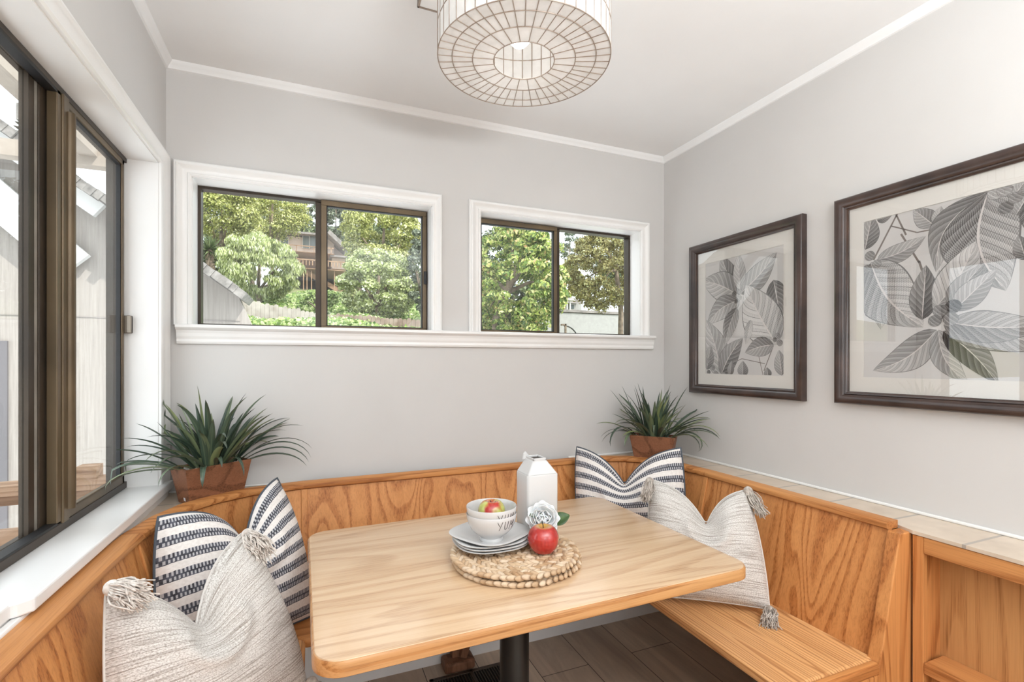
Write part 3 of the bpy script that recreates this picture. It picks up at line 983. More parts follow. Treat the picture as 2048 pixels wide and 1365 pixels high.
# ================================================================= PENDANT LAMP
LX, LY, LZ, LR, LH = 0.520, 1.186, 2.100, 0.227, 0.215
lamp = thing('pendant_lamp', 'round drum pendant lamp of pearly shell panels in bronze wire', 'lamp', (LX, LY, LZ))
NS = 48
rr_ = [1.0, 0.835, 0.60, 0.355]
m = MB()
th = 0.0012
for (r0, r1, n) in ((1.0, 0.835, NS), (0.835, 0.60, NS), (0.60, 0.355, NS // 2)):
    for k in range(n):
        a0, a1 = 2 * math.pi * (k + 0.02) / n, 2 * math.pi * (k + 0.98) / n
        p = [Vector((LX + LR * r * math.cos(a), LY + LR * r * math.sin(a), LZ)) for r, a in ((r0, a0), (r0, a1), (r1, a1), (r1, a0))]
        m.prism(p, (0, 0, th))
m.build('bottom_shade', M['shell'], lamp)
m = MB()
for (z0_, z1_) in ((0.0, 0.07), (0.07, 0.142), (0.142, LH)):
    for k in range(NS):
        a0, a1 = 2 * math.pi * (k + 0.02) / NS, 2 * math.pi * (k + 0.98) / NS
        o0 = [Vector((LX + LR * math.cos(a), LY + LR * math.sin(a), LZ + z)) for a, z in ((a0, z0_), (a1, z0_), (a1, z1_), (a0, z1_))]
        am = (a0 + a1) / 2
        m.prism(o0, (-th * math.cos(am), -th * math.sin(am), 0))
m.build('side_shade', M['shell'], lamp)
m = MB()
ring = lambda r, z, n=96: [(LX + r * math.cos(2 * math.pi * k / n), LY + r * math.sin(2 * math.pi * k / n), LZ + z) for k in range(n)]
for r in rr_: m.tube(ring(LR * r, -0.0005), 0.0013, 6, True)
for z in (0.07, 0.142, LH): m.tube(ring(LR - 0.0006, z), 0.0017, 6, True)
for k in range(NS):
    a = 2 * math.pi * k / NS; c_, s_ = math.cos(a), math.sin(a)
    m.tube([(LX + (LR - .0006) * c_, LY + (LR - .0006) * s_, LZ + z) for z in (0, LH)], 0.0017, 5)
    m.tube([(LX + LR * r * c_, LY + LR * r * s_, LZ - 0.0005) for r in (1.0, 0.60)], 0.0011, 5)
    if k % 2 == 0: m.tube([(LX + LR * r * c_, LY + LR * r * s_, LZ - 0.0005) for r in (0.60, 0.355)], 0.0011, 5)
m.build('wire_frame', M['wire'], lamp)
m = MB(); m.lathe([(0.001, 0.0), (0.018, 0.004), (0.029, 0.016), (0.032, 0.032), (0.028, 0.050), (0.016, 0.072), (0.013, 0.085)], 24, (LX, LY + 0.03, LZ + 0.058))
bulb = m.build('bulb', M['bulb'], lamp, smooth=True)
MB().lathe([(0.016, 0.140), (0.018, 0.145), (0.018, 0.19), (0.008, 0.195), (0.008, ZC - LZ)], 20, (LX, LY + 0.03, LZ)).build('socket', M['wire'], lamp, smooth=True, angle=40)
m = MB()
for k in range(3):
    a = R(90 + 120 * k); m.tube([(LX, LY + 0.03, LZ + 0.19), (LX + LR * math.cos(a), LY + LR * math.sin(a), LZ + LH)], 0.0022, 6)
m.build('spider', M['wire'], lamp)
lt = light('pendant_bulb', 'POINT', (LX, LY + 0.03, LZ + 0.095), (0, 0, 0), 4.5, (1.0, 0.97, 0.93), shadow_soft_size=0.034)
# square bronze-edged panel on the ceiling above the lamp
pl = thing('ceiling_plate', 'white square ceiling panel with bronze edge above the lamp', 'ceiling plate', (0.5, 1.3, ZC))
MB().box(0.305, 0.735, 1.06, 1.500, ZC - 0.020, ZC - 0.001).build('panel', M['trim'], pl, bevel=0.001)
m = MB()
m.box(0.300, 0.305, 1.055, 1.505, ZC - 0.022, ZC); m.box(0.735, 0.740, 1.055, 1.505, ZC - 0.022, ZC)
m.box(0.300, 0.740, 1.055, 1.06, ZC - 0.022, ZC); m.box(0.300, 0.740, 1.50, 1.505, ZC - 0.022, ZC)
m.build('edge_strip', M['wire'], pl)

# ================================================================= PICTURES
def sub_leaf(mb, base, tip, wr, bend, tone, X, lim, tones):
    """one engraved leaf lying on the print plane x = X (points are (y,z)); clipped to the print"""
    b = Vector(base); t = Vector(tip); d = t - b; L = d.length; d.normalize(); nrm = Vector((-d.y, d.x))
    nu, nv = 16, 8
    V = []; UV = []; F = []
    for j in range(nv + 1):
        for i in range(nu + 1):
            u = i / nu; v = -1 + 2 * j / nv
            w_ = (math.sin(math.pi * u ** 0.80) ** 0.85) * (1 - 0.12 * u) if 0 < u < 1 else 0
            p = b + d * (u * L) + nrm * (bend * L * math.sin(math.pi * u) + v * w_ * wr * L)
            y = min(max(p.x, lim[0]), lim[1]); z = min(max(p.y, lim[2]), lim[3])
            V.append((X, y, z)); UV.append((u, v))
    for j in range(nv):
        for i in range(nu):
            a = j * (nu + 1) + i
            q = (a, a + nu + 1, a + nu + 2, a + 1)
            F.append(q); tones.append(tone)
    mb.add(V, F, UV)


def picture(name, label, corners, leaves, stems, berries, seed):
    """corners: y0,y1 (near, far), z0,z1 outer frame"""
    ya, yb, za, zb = corners
    root = thing(name, label, 'picture', (XR, (ya + yb) / 2, za))
    fw = 0.044
    prof = [(0.0, 0.0), (0.0, 0.026), (0.10, 0.031), (0.35, 0.034), (0.60, 0.030), (0.76, 0.022), (0.80, 0.024), (0.88, 0.023), (0.93, 0.016), (1.0, 0.014), (1.0, 0.0)]
    st = []
    for k in range(4):
        ring = []
        for f, d in prof:
            i = f * fw
            y, z = [(ya + i, za + i), (yb - i, za + i), (yb - i, zb - i), (ya + i, zb - i)][k]
            ring.append(Vector((XR - 0.001 - d, y, z)))
        st.append(ring)
    MB().sweep(st, lambda i: st[i], True).build('frame', M['frame_wood'], root, smooth=True, angle=50)
    i = fw * 0.95
    MB().box(XR - 0.006, XR - 0.002, ya + i, yb - i, za + i, zb - i).build('backing_board', M['mat_board'], root)
    mw = 0.052
    pa, pb, pza, pzb = ya + fw + mw, yb - fw - mw * 0.9, za + fw + mw * 1.0, zb - fw - mw * 1.05
    m = MB(); x0, x1 = XR - 0.009, XR - 0.0062
    m.box(x0, x1, ya + i, pa, za + i, zb - i); m.box(x0, x1, pb, yb - i, za + i, zb - i)
    m.box(x0, x1, pa, pb, za + i, pza); m.box(x0, x1, pa, pb, pzb, zb - i)
    m.build('mat', M['mat_board'], root)
    lim = (pa + 0.001, pb - 0.001, pza + 0.001, pzb - 0.001)
    pm = MB(); tones = []
    X = XR - 0.0064
    pm.add([(X, pa, pza), (X, pb, pza), (X, pb, pzb), (X, pa, pzb)], [(0, 3, 2, 1)], [(0, 0), (1, 0), (1, 1), (0, 1)]); tones.append(0)
    X -= 0.00008
    cl = lambda q: (min(max(q[0], lim[0]), lim[1]), min(max(q[1], lim[2]), lim[3]))

    def px(q):
        if q[0] < 10: return q                      # already (y, z) on the print
        v = at_x(q[0], q[1], XR - 0.012); return (v.y, v.z)
    pm.m = 2
    for a, b, wd in stems:
        A, B = Vector(px(a)), Vector(px(b)); d = (B - A).normalized(); n = Vector((-d.y, d.x)) * wd
        q = [cl(A + n), cl(B + n), cl(B - n), cl(A - n)]
        pm.add([(X, *p) for p in q], [(0, 3, 2, 1)]); tones.append(0.5)
    for (base, tip, wr, bend, tone) in leaves:
        X -= 0.00004
        pm.m = 1
        sub_leaf(pm, px(base), px(tip), wr, bend, tone, X, lim, tones)
    for (c, r, tone) in berries:
        X -= 0.00004; c = px(c); n = 18
        ctr = len(pm.v); vs = [(X, *cl(c))] + [(X, *cl((c[0] + r * math.cos(2 * math.pi * k / n), c[1] + r * math.sin(2 * math.pi * k / n)))) for k in range(n)]
        fs = [(0, 1 + k, 1 + (k + 1) % n) for k in range(n)]
        uv = [(0.3, 0.2)] + [(0.3 + 0.5 * (0.5 + 0.5 * math.cos(2 * math.pi * k / n + 0.8)), 1.0 if True else 0) for k in range(n)]
        pm.m = 1; pm.add(vs, fs, uv); tones += [tone] * n
    pm.tone = tones
    pm.build('print', [M['print_paper'], M['print_leaf'], M['print_stem']], root)
    MB().box(XR - 0.0145, XR - 0.0125, ya + i, yb - i, za + i, zb - i).build('glazing', M['picture_glass'], root)
    return root


PA = [  # base px, tip px, half width ratio, bend, tone
    ((1478, 590), (1440, 508), 0.24, -0.05, 0.62), ((1476, 592), (1402, 562), 0.30, 0.05, 0.40), ((1478, 600), (1412, 650), 0.26, 0.1, 0.45),
    ((1478, 588), (1552, 504), 0.24, 0.04, 0.52), ((1478, 580), (1475, 505), 0.22, 0.0, 0.30), ((1545, 560), (1560, 640), 0.3, 0.0, 0.78),
    ((1440, 756), (1410, 640), 0.26, 0.05, 0.42), ((1440, 752), (1484, 676), 0.26, -0.06, 0.70),
    ((1472, 615), (1448, 692), 0.22, 0.05, 0.55), ((1552, 690), (1490, 570), 0.33, -0.03, 0.26),
    ((1546, 690), (1488, 706), 0.30, 0.05, 0.62), ((1484, 755), (1484, 722), 0.42, 0.0, 0.66), ((1458, 752), (1462, 722), 0.3, 0.0, 0.7),
    ((1562, 752), (1556, 700), 0.3, 0.0, 0.6), ((1535, 756), (1532, 735), 0.45, 0.0, 0.75), ((1412, 740), (1420, 690), 0.3, 0, 0.6), ((1500, 640), (1490, 690), 0.2, 0, 0.35)]
SA = [((1462, 727), (1482, 718), 0.0016), ((1482, 718), (1528, 728), 0.0016), ((1516, 714), (1524, 755), 0.0016), ((1545, 692), (1526, 742), 0.0020)]
BA = [((1467, 588), 0.013, 0.66), ((1479, 584), 0.012, 0.4), ((1471, 603), 0.010, 0.8), ((1478, 596), 0.011, 0.3), ((1553, 672), 0.013, 0.5), ((1558, 686), 0.014, 0.6),
      ((1548, 680), 0.010, 0.7), ((1415, 722), 0.012, 0.5), ((1425, 736), 0.012, 0.6), ((1430, 748), 0.014, 0.5), ((1416, 745), 0.012, 0.7), ((1446, 750), 0.012, 0.5)]
picture('framed_print', 'smaller upright dark-framed engraving of leaves and berries, nearer the window corner', (1.325, 1.940, 1.148, 1.880), PA, SA, BA, 1)
PB = [((1728, 500), (1742, 430), 0.34, 0.0, 0.66), ((1752, 440), (1782, 430), 0.4, 0.0, 0.7), ((1868, 452), (1824, 418), 0.34, 0.0, 0.6), ((1870, 448), (1880, 412), 0.36, 0.0, 0.5), ((1900, 455), (1950, 395), 0.3, 0, 0.74),
      ((1880, 460), (1868, 500), 0.4, 0, 0.85), ((1975, 382), (1870, 545), 0.20, 0.18, 0.62), ((1975, 382), (2010, 582), 0.34, 0.14, 0.60),
      ((1752, 520), (1850, 472), 0.22, 0.08, 0.56), ((1740, 525), (1760, 660), 0.22, -0.05, 0.40), ((1740, 525), (1845, 655), 0.34, 0.10, 0.48), ((1842, 640), (1850, 530), 0.25, 0.0, 0.82), ((1880, 640), (1876, 540), 0.2, 0.05, 0.6),
      ((1872, 612), (1950, 482), 0.28, 0.05, 0.34), ((1895, 615), (1965, 528), 0.24, -0.03, 0.66), ((1905, 622), (1990, 540), 0.26, 0.0, 0.50),
      ((1872, 660), (1744, 742), 0.22, -0.10, 0.52), ((1875, 660), (1935, 770), 0.20, 0.12, 0.48), ((1885, 662), (1995, 770), 0.20, -0.05, 0.82), ((1885, 650), (2100, 700), 0.24, -0.05, 0.46), ((1895, 645), (2100, 650), 0.22, 0.05, 0.56),
      ((2050, 520), (2035, 470), 0.3, 0, 0.8), ((2030, 430), (2060, 380), 0.4, 0, 0.6), ((2020, 400), (2050, 360), 0.4, 0, 0.66)]
PB += [((.50, 1.52), (.62, 1.74), .26, .05, .45), ((.50, 1.52), (.42, 1.76), .28, -.05, .6), ((.50, 1.50), (.36, 1.58), .3, 0, .4), ((.50, 1.50), (.56, 1.27), .26, .06, .52),
       ((.49, 1.50), (.41, 1.29), .26, -.05, .72), ((.51, 1.52), (.50, 1.78), .24, 0, .35), ((.66, 1.27), (.60, 1.40), .3, 0, .6), ((.68, 1.75), (.62, 1.60), .3, 0, .7)]
SB = [((1792, 425), (1745, 520), 0.0030), ((1790, 425), (1810, 470), 0.0028), ((1780, 452), (1832, 465), 0.0020), ((1832, 465), (1880, 455), 0.0020), ((1880, 455), (1925, 432), 0.0020), ((1800, 468), (1836, 525), 0.0030), ((1836, 522), (1856, 585), 0.0034), ((1856, 585), (1876, 645), 0.0034),
      ((2005, 400), (2048, 450), 0.0024), ((1990, 385), (2048, 365), 0.0020)]
BB = [((.51, 1.51), .020, .7), ((.485, 1.50), .018, .5), ((.50, 1.535), .017, .6), ((1738, 512), 0.017, 0.62), ((1732, 538), 0.014, 0.55), ((1752, 528), 0.015, 0.5), ((1905, 613), 0.021, 0.86), ((1878, 622), 0.019, 0.6), ((1868, 642), 0.018, 0.66), ((1900, 638), 0.020, 0.55), ((1990, 385), 0.02, 0.4),
      ((2008, 380), 0.018, 0.5), ((2010, 415), 0.017, 0.7), ((2030, 395), 0.016, 0.6)]
picture('framed_print', 'larger wide dark-framed engraving of big leaves, cut off by the photo edge', (0.30, 1.200, 1.152, 1.888), PB, SB, BB, 2)


# ================================================================= PLACEMATS
def braid(cx, cy, z, R0, seed):
    """coiled flat braid: plump strand lobes crossing in a herringbone"""
    m = MB(); rr = random.Random(seed)
    nr = 6; step = R0 / nr
    for k in range(nr):
        r = R0 - step * (k + 0.5)
        n = max(7, int(2 * math.pi * r / 0.0175))
        for s_ in (0, 1):
            for i in range(n):
                a = 2 * math.pi * (i + 0.5 * s_ + rr.uniform(-.1, .1)) / n
                rad = r + (step * 0.23 if s_ else -step * 0.23)
                c = Vector((cx + rad * math.cos(a), cy + rad * math.sin(a), z + 0.0076 + rr.uniform(-.0012, .0012)))
                ang = a + math.pi / 2 + (R(36) if s_ else -R(36)) + rr.uniform(-.12, .12)
                rot = Matrix.Rotation(ang, 3, 'Z') @ Matrix.Rotation(rr.uniform(.05, .35), 3, 'Y')
                m.ell(c, (0.0185 * rr.uniform(.9, 1.1), 0.0072 * rr.uniform(.85, 1.1), 0.0072), 9, 6, rot)
    m.lathe([(R0 - 0.010, 0.001), (R0 - 0.008, 0.005), (R0 - 0.014, 0.009), (0.002, 0.009)], 40, (cx, cy, z))
    return m


MZ = 0.016
MC = (0.527, 1.266)
o = braid(MC[0] + 0.004, MC[1] - 0.004, TZ, 0.178, 5).build('woven_placemat', M['jute'], smooth=True)
tag(o, 'lower of two round braided placemats, lying flat on the oak tabletop', 'placemat', 'braided placemats on the table')
o = braid(MC[0], MC[1], TZ + MZ, 0.178, 6).build('woven_placemat', M['jute'], smooth=True)
tag(o, 'upper of two round braided placemats, holding the plates, bottle and red apple', 'placemat', 'braided placemats on the table')
TOPZ = TZ + 2 * MZ

# ================================================================= PLATES, BOWLS
PLC = (0.472, 1.318)
names = ['lowest of four white plates, lying on the woven placemat', 'second white plate from the bottom of the stack of four',
         'third white plate up, just under the topmost plate', 'topmost white square-round plate, directly under the bowls']
prof = [(0.001, 0.0), (0.052, 0.0), (0.058, 0.002), (0.080, 0.008), (0.100, 0.0135), (0.1035, 0.0145), (0.1045, 0.0165), (0.102, 0.0175), (0.082, 0.012), (0.060, 0.006), (0.001, 0.005)]
PZ = TOPZ + 0.001
for k in range(4):
    dx, dy = [(0.0, 0.0), (0.001, -0.001), (-0.002, 0.002), (0.003, 0.006)][k]
    m = MB(); m.lathe(prof, 72, (PLC[0] + dx, PLC[1] + dy, PZ + 0.0072 * k), 2.6 if k < 3 else 3.2)
    if k == 3:
        m.v = [(PLC[0] + dx + (v[0] - PLC[0] - dx) * math.cos(0.5) - (v[1] - PLC[1] - dy) * math.sin(0.5), PLC[1] + dy + (v[0] - PLC[0] - dx) * math.sin(0.5) + (v[1] - PLC[1] - dy) * math.cos(0.5), v[2]) for v in m.v]
    o = m.build('dinner_plate', M['white_ceramic'], smooth=True, angle=60)
    tag(o, names[k], 'plate', 'stacked white plates')
BC = (0.466, 1.290)
bprof = [(0.001, 0.002), (0.026, 0.002), (0.028, 0.0), (0.033, 0.0), (0.0335, 0.003), (0.031, 0.008), (0.034, 0.012), (0.048, 0.022), (0.059, 0.034), (0.0660, 0.048), (0.0695, 0.062), (0.0708, 0.074),
         (0.0700, 0.0755), (0.0686, 0.074), (0.0672, 0.062), (0.0635, 0.048), (0.0565, 0.034), (0.045, 0.0235), (0.030, 0.0145), (0.001, 0.012)]


def bowl_r(z):
    for (r0, z0_), (r1, z1_) in zip(bprof[5:11], bprof[6:12]):
        if z0_ <= z <= z1_: return r0 + (r1 - r0) * (z - z0_) / (z1_ - z0_)
    return bprof[11][0]


LET = {'Y': [[(0.0, 1.0), (0.35, 0.52)], [(0.85, 1.0), (0.32, 0.0)]], 'U': [[(0.1, 1.0), (0.08, 0.35), (0.2, 0.08), (0.45, 0.04), (0.65, 0.2), (0.72, 0.98)]],
       'M': [[(0.0, 0.0), (0.18, 1.0), (0.5, 0.35), (0.85, 1.0), (0.95, 0.0)]]}


def yum(base_z, parent):
    m = MB(); a_cam = math.atan2(-BC[1], -BC[0])
    xs = 0.0
    for ch, th0 in (('Y', 14), ('U', 31), ('M', 47)):
        for strk in LET[ch]:
            pts = []
            for (p, q), (p2, q2) in zip(strk, strk[1:]):
                for t in range(7):
                    pts.append((p + (p2 - p) * t / 6, q + (q2 - q) * t / 6))
            path = []
            for p, q in pts:
                z = 0.042 + q * 0.024
                a = a_cam + R(th0 + p * 14)
                r = bowl_r(z) + 0.0003
                path.append((BC[0] + r * math.cos(a), BC[1] + r * math.sin(a), base_z + z))
            m.tube(path, 0.00075, 5)
    return m.build('lettering', M['ink'], parent)


BZ = PZ + 0.0072 * 3 + 0.0058
for k, lb in enumerate(['lower white bowl marked YUM, standing on the plate stack', 'upper white bowl marked YUM, holding a red-green apple']):
    m = MB().lathe(bprof, 64, (BC[0], BC[1], BZ + 0.019 * k))
    o = m.build('cereal_bowl', M['white_ceramic'], smooth=True, angle=60)
    tag(o, lb, 'bowl', 'nested white bowls')
    yum(BZ + 0.019 * k, o)


def apple(name, label, x, y, z, r, mat, stem=1.0):
    root = thing(name, label, 'apple', (x, y, z))
    prof = []
    for i in range(25):
        t = math.pi * i / 24
        rr = r * (math.sin(t) ** 0.9 if 0 < i < 24 else 0)
        zz = -math.cos(t) * r * 1.02
        if math.cos(t) < -0.2: zz -= -0.0
        dim = 0.36 * r * math.exp(-(rr / (0.34 * r)) ** 2)
        if i > 12: zz -= dim
        else: zz += dim * 0.7
        rr *= 1.0 + 0.05 * math.sin(t - 0.5)
        prof.append((max(rr, 0.0004), zz))
    zmin = min(p[1] for p in prof)
    prof = [(p[0], p[1] - zmin) for p in prof]
    m = MB().lathe(prof, 36, (0, 0, 0))
    m.v = [(v[0] * (1 + 0.02 * math.cos(5 * math.atan2(v[1], v[0]))), v[1] * (1 + 0.02 * math.cos(5 * math.atan2(v[1], v[0]))), v[2]) for v in m.v]
    m.v = [(v[0] + x, v[1] + y, v[2] + z) for v in m.v]
    m.build('fruit', mat, root, smooth=True)
    h = prof[-1][1]
    MB().tube([(x, y, z + h), (x - 0.001, y, z + h + 0.010 * stem), (x - 0.004, y, z + h + 0.022 * stem)], [0.0013, 0.0011, 0.0017], 6).build('stem', M['ink'], root, smooth=True)
    return root


apple('apple', 'red and green apple lying in the upper white bowl', BC[0] + 0.002, BC[1] + 0.004, BZ + 0.019 + 0.022, 0.037, M['apple_mixed'], 0.35)
apple('apple', 'glossy red apple standing on the woven placemat before the flower', 0.590, 1.212, TOPZ, 0.0415, M['apple_red'])

# ================================================================= CARTON BOTTLE
bot = thing('carton_bottle', 'white ceramic milk-carton shaped bottle standing behind the bowls', 'bottle', (0.636, 1.348, TOPZ))
bx0, bx1, by0, by1 = 0.584, 0.686, 1.304, 1.394
bz0, bzs, bzt = TOPZ, 0.965, 1.004
m = MB()
yc = (by0 + by1) / 2; xc = (bx0 + bx1) / 2
# body with softened vertical corners
def rr2(x0, x1, y0, y1, r, n=4):
    return [(x + (x0 + x1) / 2, y + (y0 + y1) / 2) for x, y in rrect((x1 - x0) / 2, (y1 - y0) / 2, r, n)]


rings = [[Vector((x, y, z)) for x, y in rr2(bx0 + i, bx1 - i, by0 + i, by1 - i, 0.010)] for z, i in ((bz0, 0.003), (bz0 + 0.004, 0.0), (bzs - 0.003, 0.0), (bzs, 0.001))]
m.sweep(rings, lambda i: rings[i])
m.build('body', M['white_ceramic'], bot, smooth=True, angle=50)
# gabled shoulders: ridge runs in depth, front face rises as a gable, with a mouth slot closed by a dark sheet
xl, xr = bx0 + 0.0015, bx1 - 0.0015; yf, yr = by0 + 0.0015, by1 - 0.0015
rx0, rx1 = xc - 0.022, xc + 0.022
V = [(xl, yf, bzs - 0.001), (xr, yf, bzs - 0.001), (xr, yr, bzs - 0.001), (xl, yr, bzs - 0.001),
     (rx0, yf + 0.022, bzt), (rx1, yf + 0.022, bzt), (rx1, yr - 0.006, bzt), (rx0, yr - 0.006, bzt)]
m = MB()
m.add(V, [(0, 3, 2, 1), (0, 1, 5, 4), (1, 2, 6, 5), (2, 3, 7, 6), (3, 0, 4, 7), (4, 5, 6, 7)])
m.build('shoulder', M['white_ceramic'], bot, bevel=0.004, segs=3)
m = MB()
q = 0.005
m.box(rx0, rx1, yf + 0.022, yf + 0.022 + q, bzt - 0.004, bzt + 0.006); m.box(rx0, rx1, yr - 0.006 - q, yr - 0.006, bzt - 0.004, bzt + 0.006)
m.box(rx0, rx0 + q, yf + 0.022, yr - 0.006, bzt - 0.004, bzt + 0.006); m.box(rx1 - q, rx1, yf + 0.022, yr - 0.006, bzt - 0.004, bzt + 0.006)
m.build('mouth', M['white_ceramic'], bot, bevel=0.002)
MB().box(rx0 + q, rx1 - q, yf + 0.022 + q, yr - 0.006 - q, bzt, bzt + 0.001).build('mouth_shade', M['shade_dark'], bot)  # shade inside the mouth, put into a dark sheet
m = MB(); m.prism([(rx0 - 0.012, yr - 0.012, bzt - 0.008), (rx0 + 0.014, yr - 0.012, bzt - 0.002), (rx0 + 0.010, yr - 0.012, bzt + 0.008), (rx0 - 0.001, yr - 0.012, bzt + 0.020), (rx0 - 0.008, yr - 0.012, bzt + 0.012)], (0, 0.010, 0))
m.build('spout', M['white_ceramic'], bot, bevel=0.004, segs=3)
m = MB()
for k in range(3):
    z = 0.848 - k * 0.004; y = by0 - 0.0002; x = bx0 + 0.006 + k * 0.006
    m.tube([(x, y, z), (x + 0.004, y, z + 0.004), (x + 0.003, y, z - 0.003), (x + 0.007, y, z + 0.001)], 0.0008, 5)
m.build('lettering', M['ink'], bot)

# ================================================================= FLOWER
FC = Vector((0.614, 1.262, 0.852))
flo = thing('artificial_rose', 'white open rose with green leaf leaning on the bottle behind the red apple', 'flower', (FC.x, FC.y, TOPZ))
axis = Vector((-0.42, -0.85, 0.62)).normalized()
ux = axis.cross(Vector((0, 0, 1))).normalized(); uy = ux.cross(axis)
m = MB(); rf = random.Random(3)
for ringi, (np_, r0, tilt, size) in enumerate([(4, 0.003, 8, 0.020), (5, 0.007, 16, 0.025), (6, 0.011, 28, 0.030), (7, 0.014, 42, 0.034), (8, 0.016, 58, 0.036), (8, 0.015, 80, 0.036)]):
    for k in range(np_):
        a = 2 * math.pi * (k + 0.37 * ringi + rf.uniform(-.15, .15)) / np_
        dirr = ux * math.cos(a) + uy * math.sin(a); tang = axis.cross(dirr)
        tl = R(tilt + rf.uniform(-7, 7)); sz = size * rf.uniform(.88, 1.12); ph = rf.uniform(0, 6)

        def fn(s, t, dirr=dirr, tang=tang, tl=tl, sz=sz, ph=ph, r0=r0, ringi=ringi):
            cu = tl - R(38) * (t - 0.5) * (1.2 - ringi * 0.18)
            wv = (math.sin(math.pi * (0.10 + 0.80 * t)) ** 0.6) * sz * 0.74
            s_ = (s - 0.5) * 2
            p = dirr * (r0 + math.sin(cu) * sz * t) + axis * (math.cos(cu) * sz * t - 0.012)
            p += tang * s_ * wv + (axis * 0.35 - dirr * 0.6) * (s_ * s_) * wv * 0.45
            p += (axis + dirr) * math.sin(s_ * 3.2 + ph) * 0.0012 * t * t
            p -= dirr * (max(0, abs(s_) - .4) * 0)
            p -= (dirr * math.sin(cu) + axis * math.cos(cu)) * sz * 0.10 * s_ * s_ * t
            return FC + p
        m.grid(fn, 10, 8)
bl = m.build('blossom', M['petal'], flo, smooth=True)
sd = bl.modifiers.new('solid', 'SOLIDIFY'); sd.thickness = 0.0007
MB().tube([FC - axis * 0.008, FC - axis * 0.022 + Vector((0.002, 0, -0.01)), (0.640, 1.288, 0.82), (0.630, 1.296, TOPZ + 0.004)], 0.0022, 7).build('stem', M['flower_leaf'], flo, smooth=True)


def broad_leaf(base, d, up, L, W, fold=0.25):
    base, d, up = Vector(base), Vector(d).normalized(), Vector(up).normalized()
    sd_ = d.cross(up).normalized(); up = sd_.cross(d)
    m = MB()

    def fn(s, t):
        s_ = (s - .5) * 2; wv = W * math.sin(math.pi * min(t * 0.96 + 0.02, 1)) ** 0.8
        return base + d * L * t + sd_ * s_ * wv + up * (abs(s_) * wv * fold - 0.12 * L * t * t)
    m.grid(fn, 6, 10)
    o = m.build('leaf', M['flower_leaf'], flo, smooth=True)
    b = o.modifiers.new('solid', 'SOLIDIFY'); b.thickness = 0.0006
    return o


broad_leaf((0.640, 1.262, 0.832), (0.93, -0.35, 0.52), (-0.35, -0.65, 0.7), 0.058, 0.020)
broad_leaf((0.618, 1.262, 0.838), (-0.6, -0.3, -0.4), (-0.2, -0.7, 0.6), 0.045, 0.016)
broad_leaf((0.598, 1.272, 0.856), (-0.85, 0.2, 0.25), (0, -0.6, 0.7), 0.024, 0.007)


# ================================================================= PILLOWS
def sstep(x, a, b):
    t = min(max((x - a) / (b - a), 0), 1); return t * t * (3 - 2 * t)


def pillow(kind, label, TL, TR, BR, BL, T, chop, s0, cw, group, seed, tass=None, pinch=0.03, bow=0.07, dent=1.0):
    TL, TR, BR, BL = map(Vector, (TL, TR, BR, BL))
    nrm = ((TR - TL).cross(BL - TL)).normalized()
    if nrm.y > 0: nrm = -nrm                       # towards the room
    rr = random.Random(seed)
    c0 = (TL + TR + BR + BL) / 4
    root = thing(kind, label, 'pillow', (c0.x, c0.y, min(BL.z, BR.z)), group)
    down = ((BL + BR) / 2 - (TL + TR) / 2)
    ph = [rr.uniform(0, 6) for _ in range(6)]

    def mid(s, t):
        ks = 1 + bow * 4 * t * (1 - t); kt = 1 - pinch * 4 * s * (1 - s)
        s2 = .5 + (s - .5) * ks; t2 = .5 + (t - .5) * kt
        p = (TL * (1 - s2) + TR * s2) * (1 - t2) + (BL * (1 - s2) + BR * s2) * t2
        g = (math.exp(-(math.sqrt((s - s0) ** 2 + (0.30 * t) ** 2) / cw) ** 1.05) - math.exp(-(0.5 / cw) ** 1.05)) * (1 - t) ** 1.5
        p = p + down * chop * g
        # material at the top pulls the lobes forward
        p = p + nrm * 0.018 * math.sin(math.pi * s) * (1 - t)
        return p

    def thick(s, t):
        a = max(0.0, 1 - abs(2 * s - 1) ** 2.3); b = max(0.0, 1 - abs(2 * t - 1) ** 2.3)
        h = T * (a ** 0.50) * (b ** 0.50)
        # the V-fold pressed in from the top and a soft crease running down from it
        g = math.exp(-((s - s0) / (cw * 1.0)) ** 2) * math.exp(-(t / 0.40) ** 2)
        h *= (1 - 0.66 * g * dent)
        h *= 1 + 0.05 * math.sin(7 * s + ph[0]) * math.sin(5 * t + ph[1])
        # arc folds around the bottom of the chop
        d = math.hypot((s - s0) * 1.0, (t - 0.34) * 1.0)
        h += 0.015 * dent * math.exp(-((d - 0.17) / 0.05) ** 2) * sstep(t, 0.1, 0.4) * (1 if a * b > 0.2 else a * b * 5)
        h += 0.0025 * math.sin(22 * s + 9 * t + ph[2]) * a * b
        return h

    N = 44
    fm = MB(); fm.grid(lambda s, t: mid(s, t) + nrm * (thick(s, t) + 0.0008), N, N)
    bm_ = MB(); bm_.grid(lambda s, t: mid(s, t) - nrm * (thick(s, t) * 0.62 + 0.0008), N, N, True)
    fm.norecalc = bm_.norecalc = True
    striped = kind.startswith('striped')
    fm.build('front_cover', M['stripe' if striped else 'slub'], root, smooth=True)
    bm_.build('back_cover', M['slate_cloth' if striped else 'slub'], root, smooth=True)
    edge = [mid(k / 30, 0) for k in range(30)] + [mid(1, k / 30) for k in range(30)] + [mid(1 - k / 30, 1) for k in range(30)] + [mid(0, 1 - k / 30) for k in range(30)]
    MB().tube(edge, 0.0042 if striped else 0.0028, 7, True).build('piping' if striped else 'seam', M['piping' if striped else 'slub'], root, smooth=True)
    for (corner, d, L, spread, matk) in tass or []:
        tassel(root, {'TL': TL, 'TR': TR, 'BR': BR, 'BL': BL}[corner] + nrm * 0.010, Vector(d).normalized() + nrm * 0.5, L, spread, M[matk], rr)
    return root


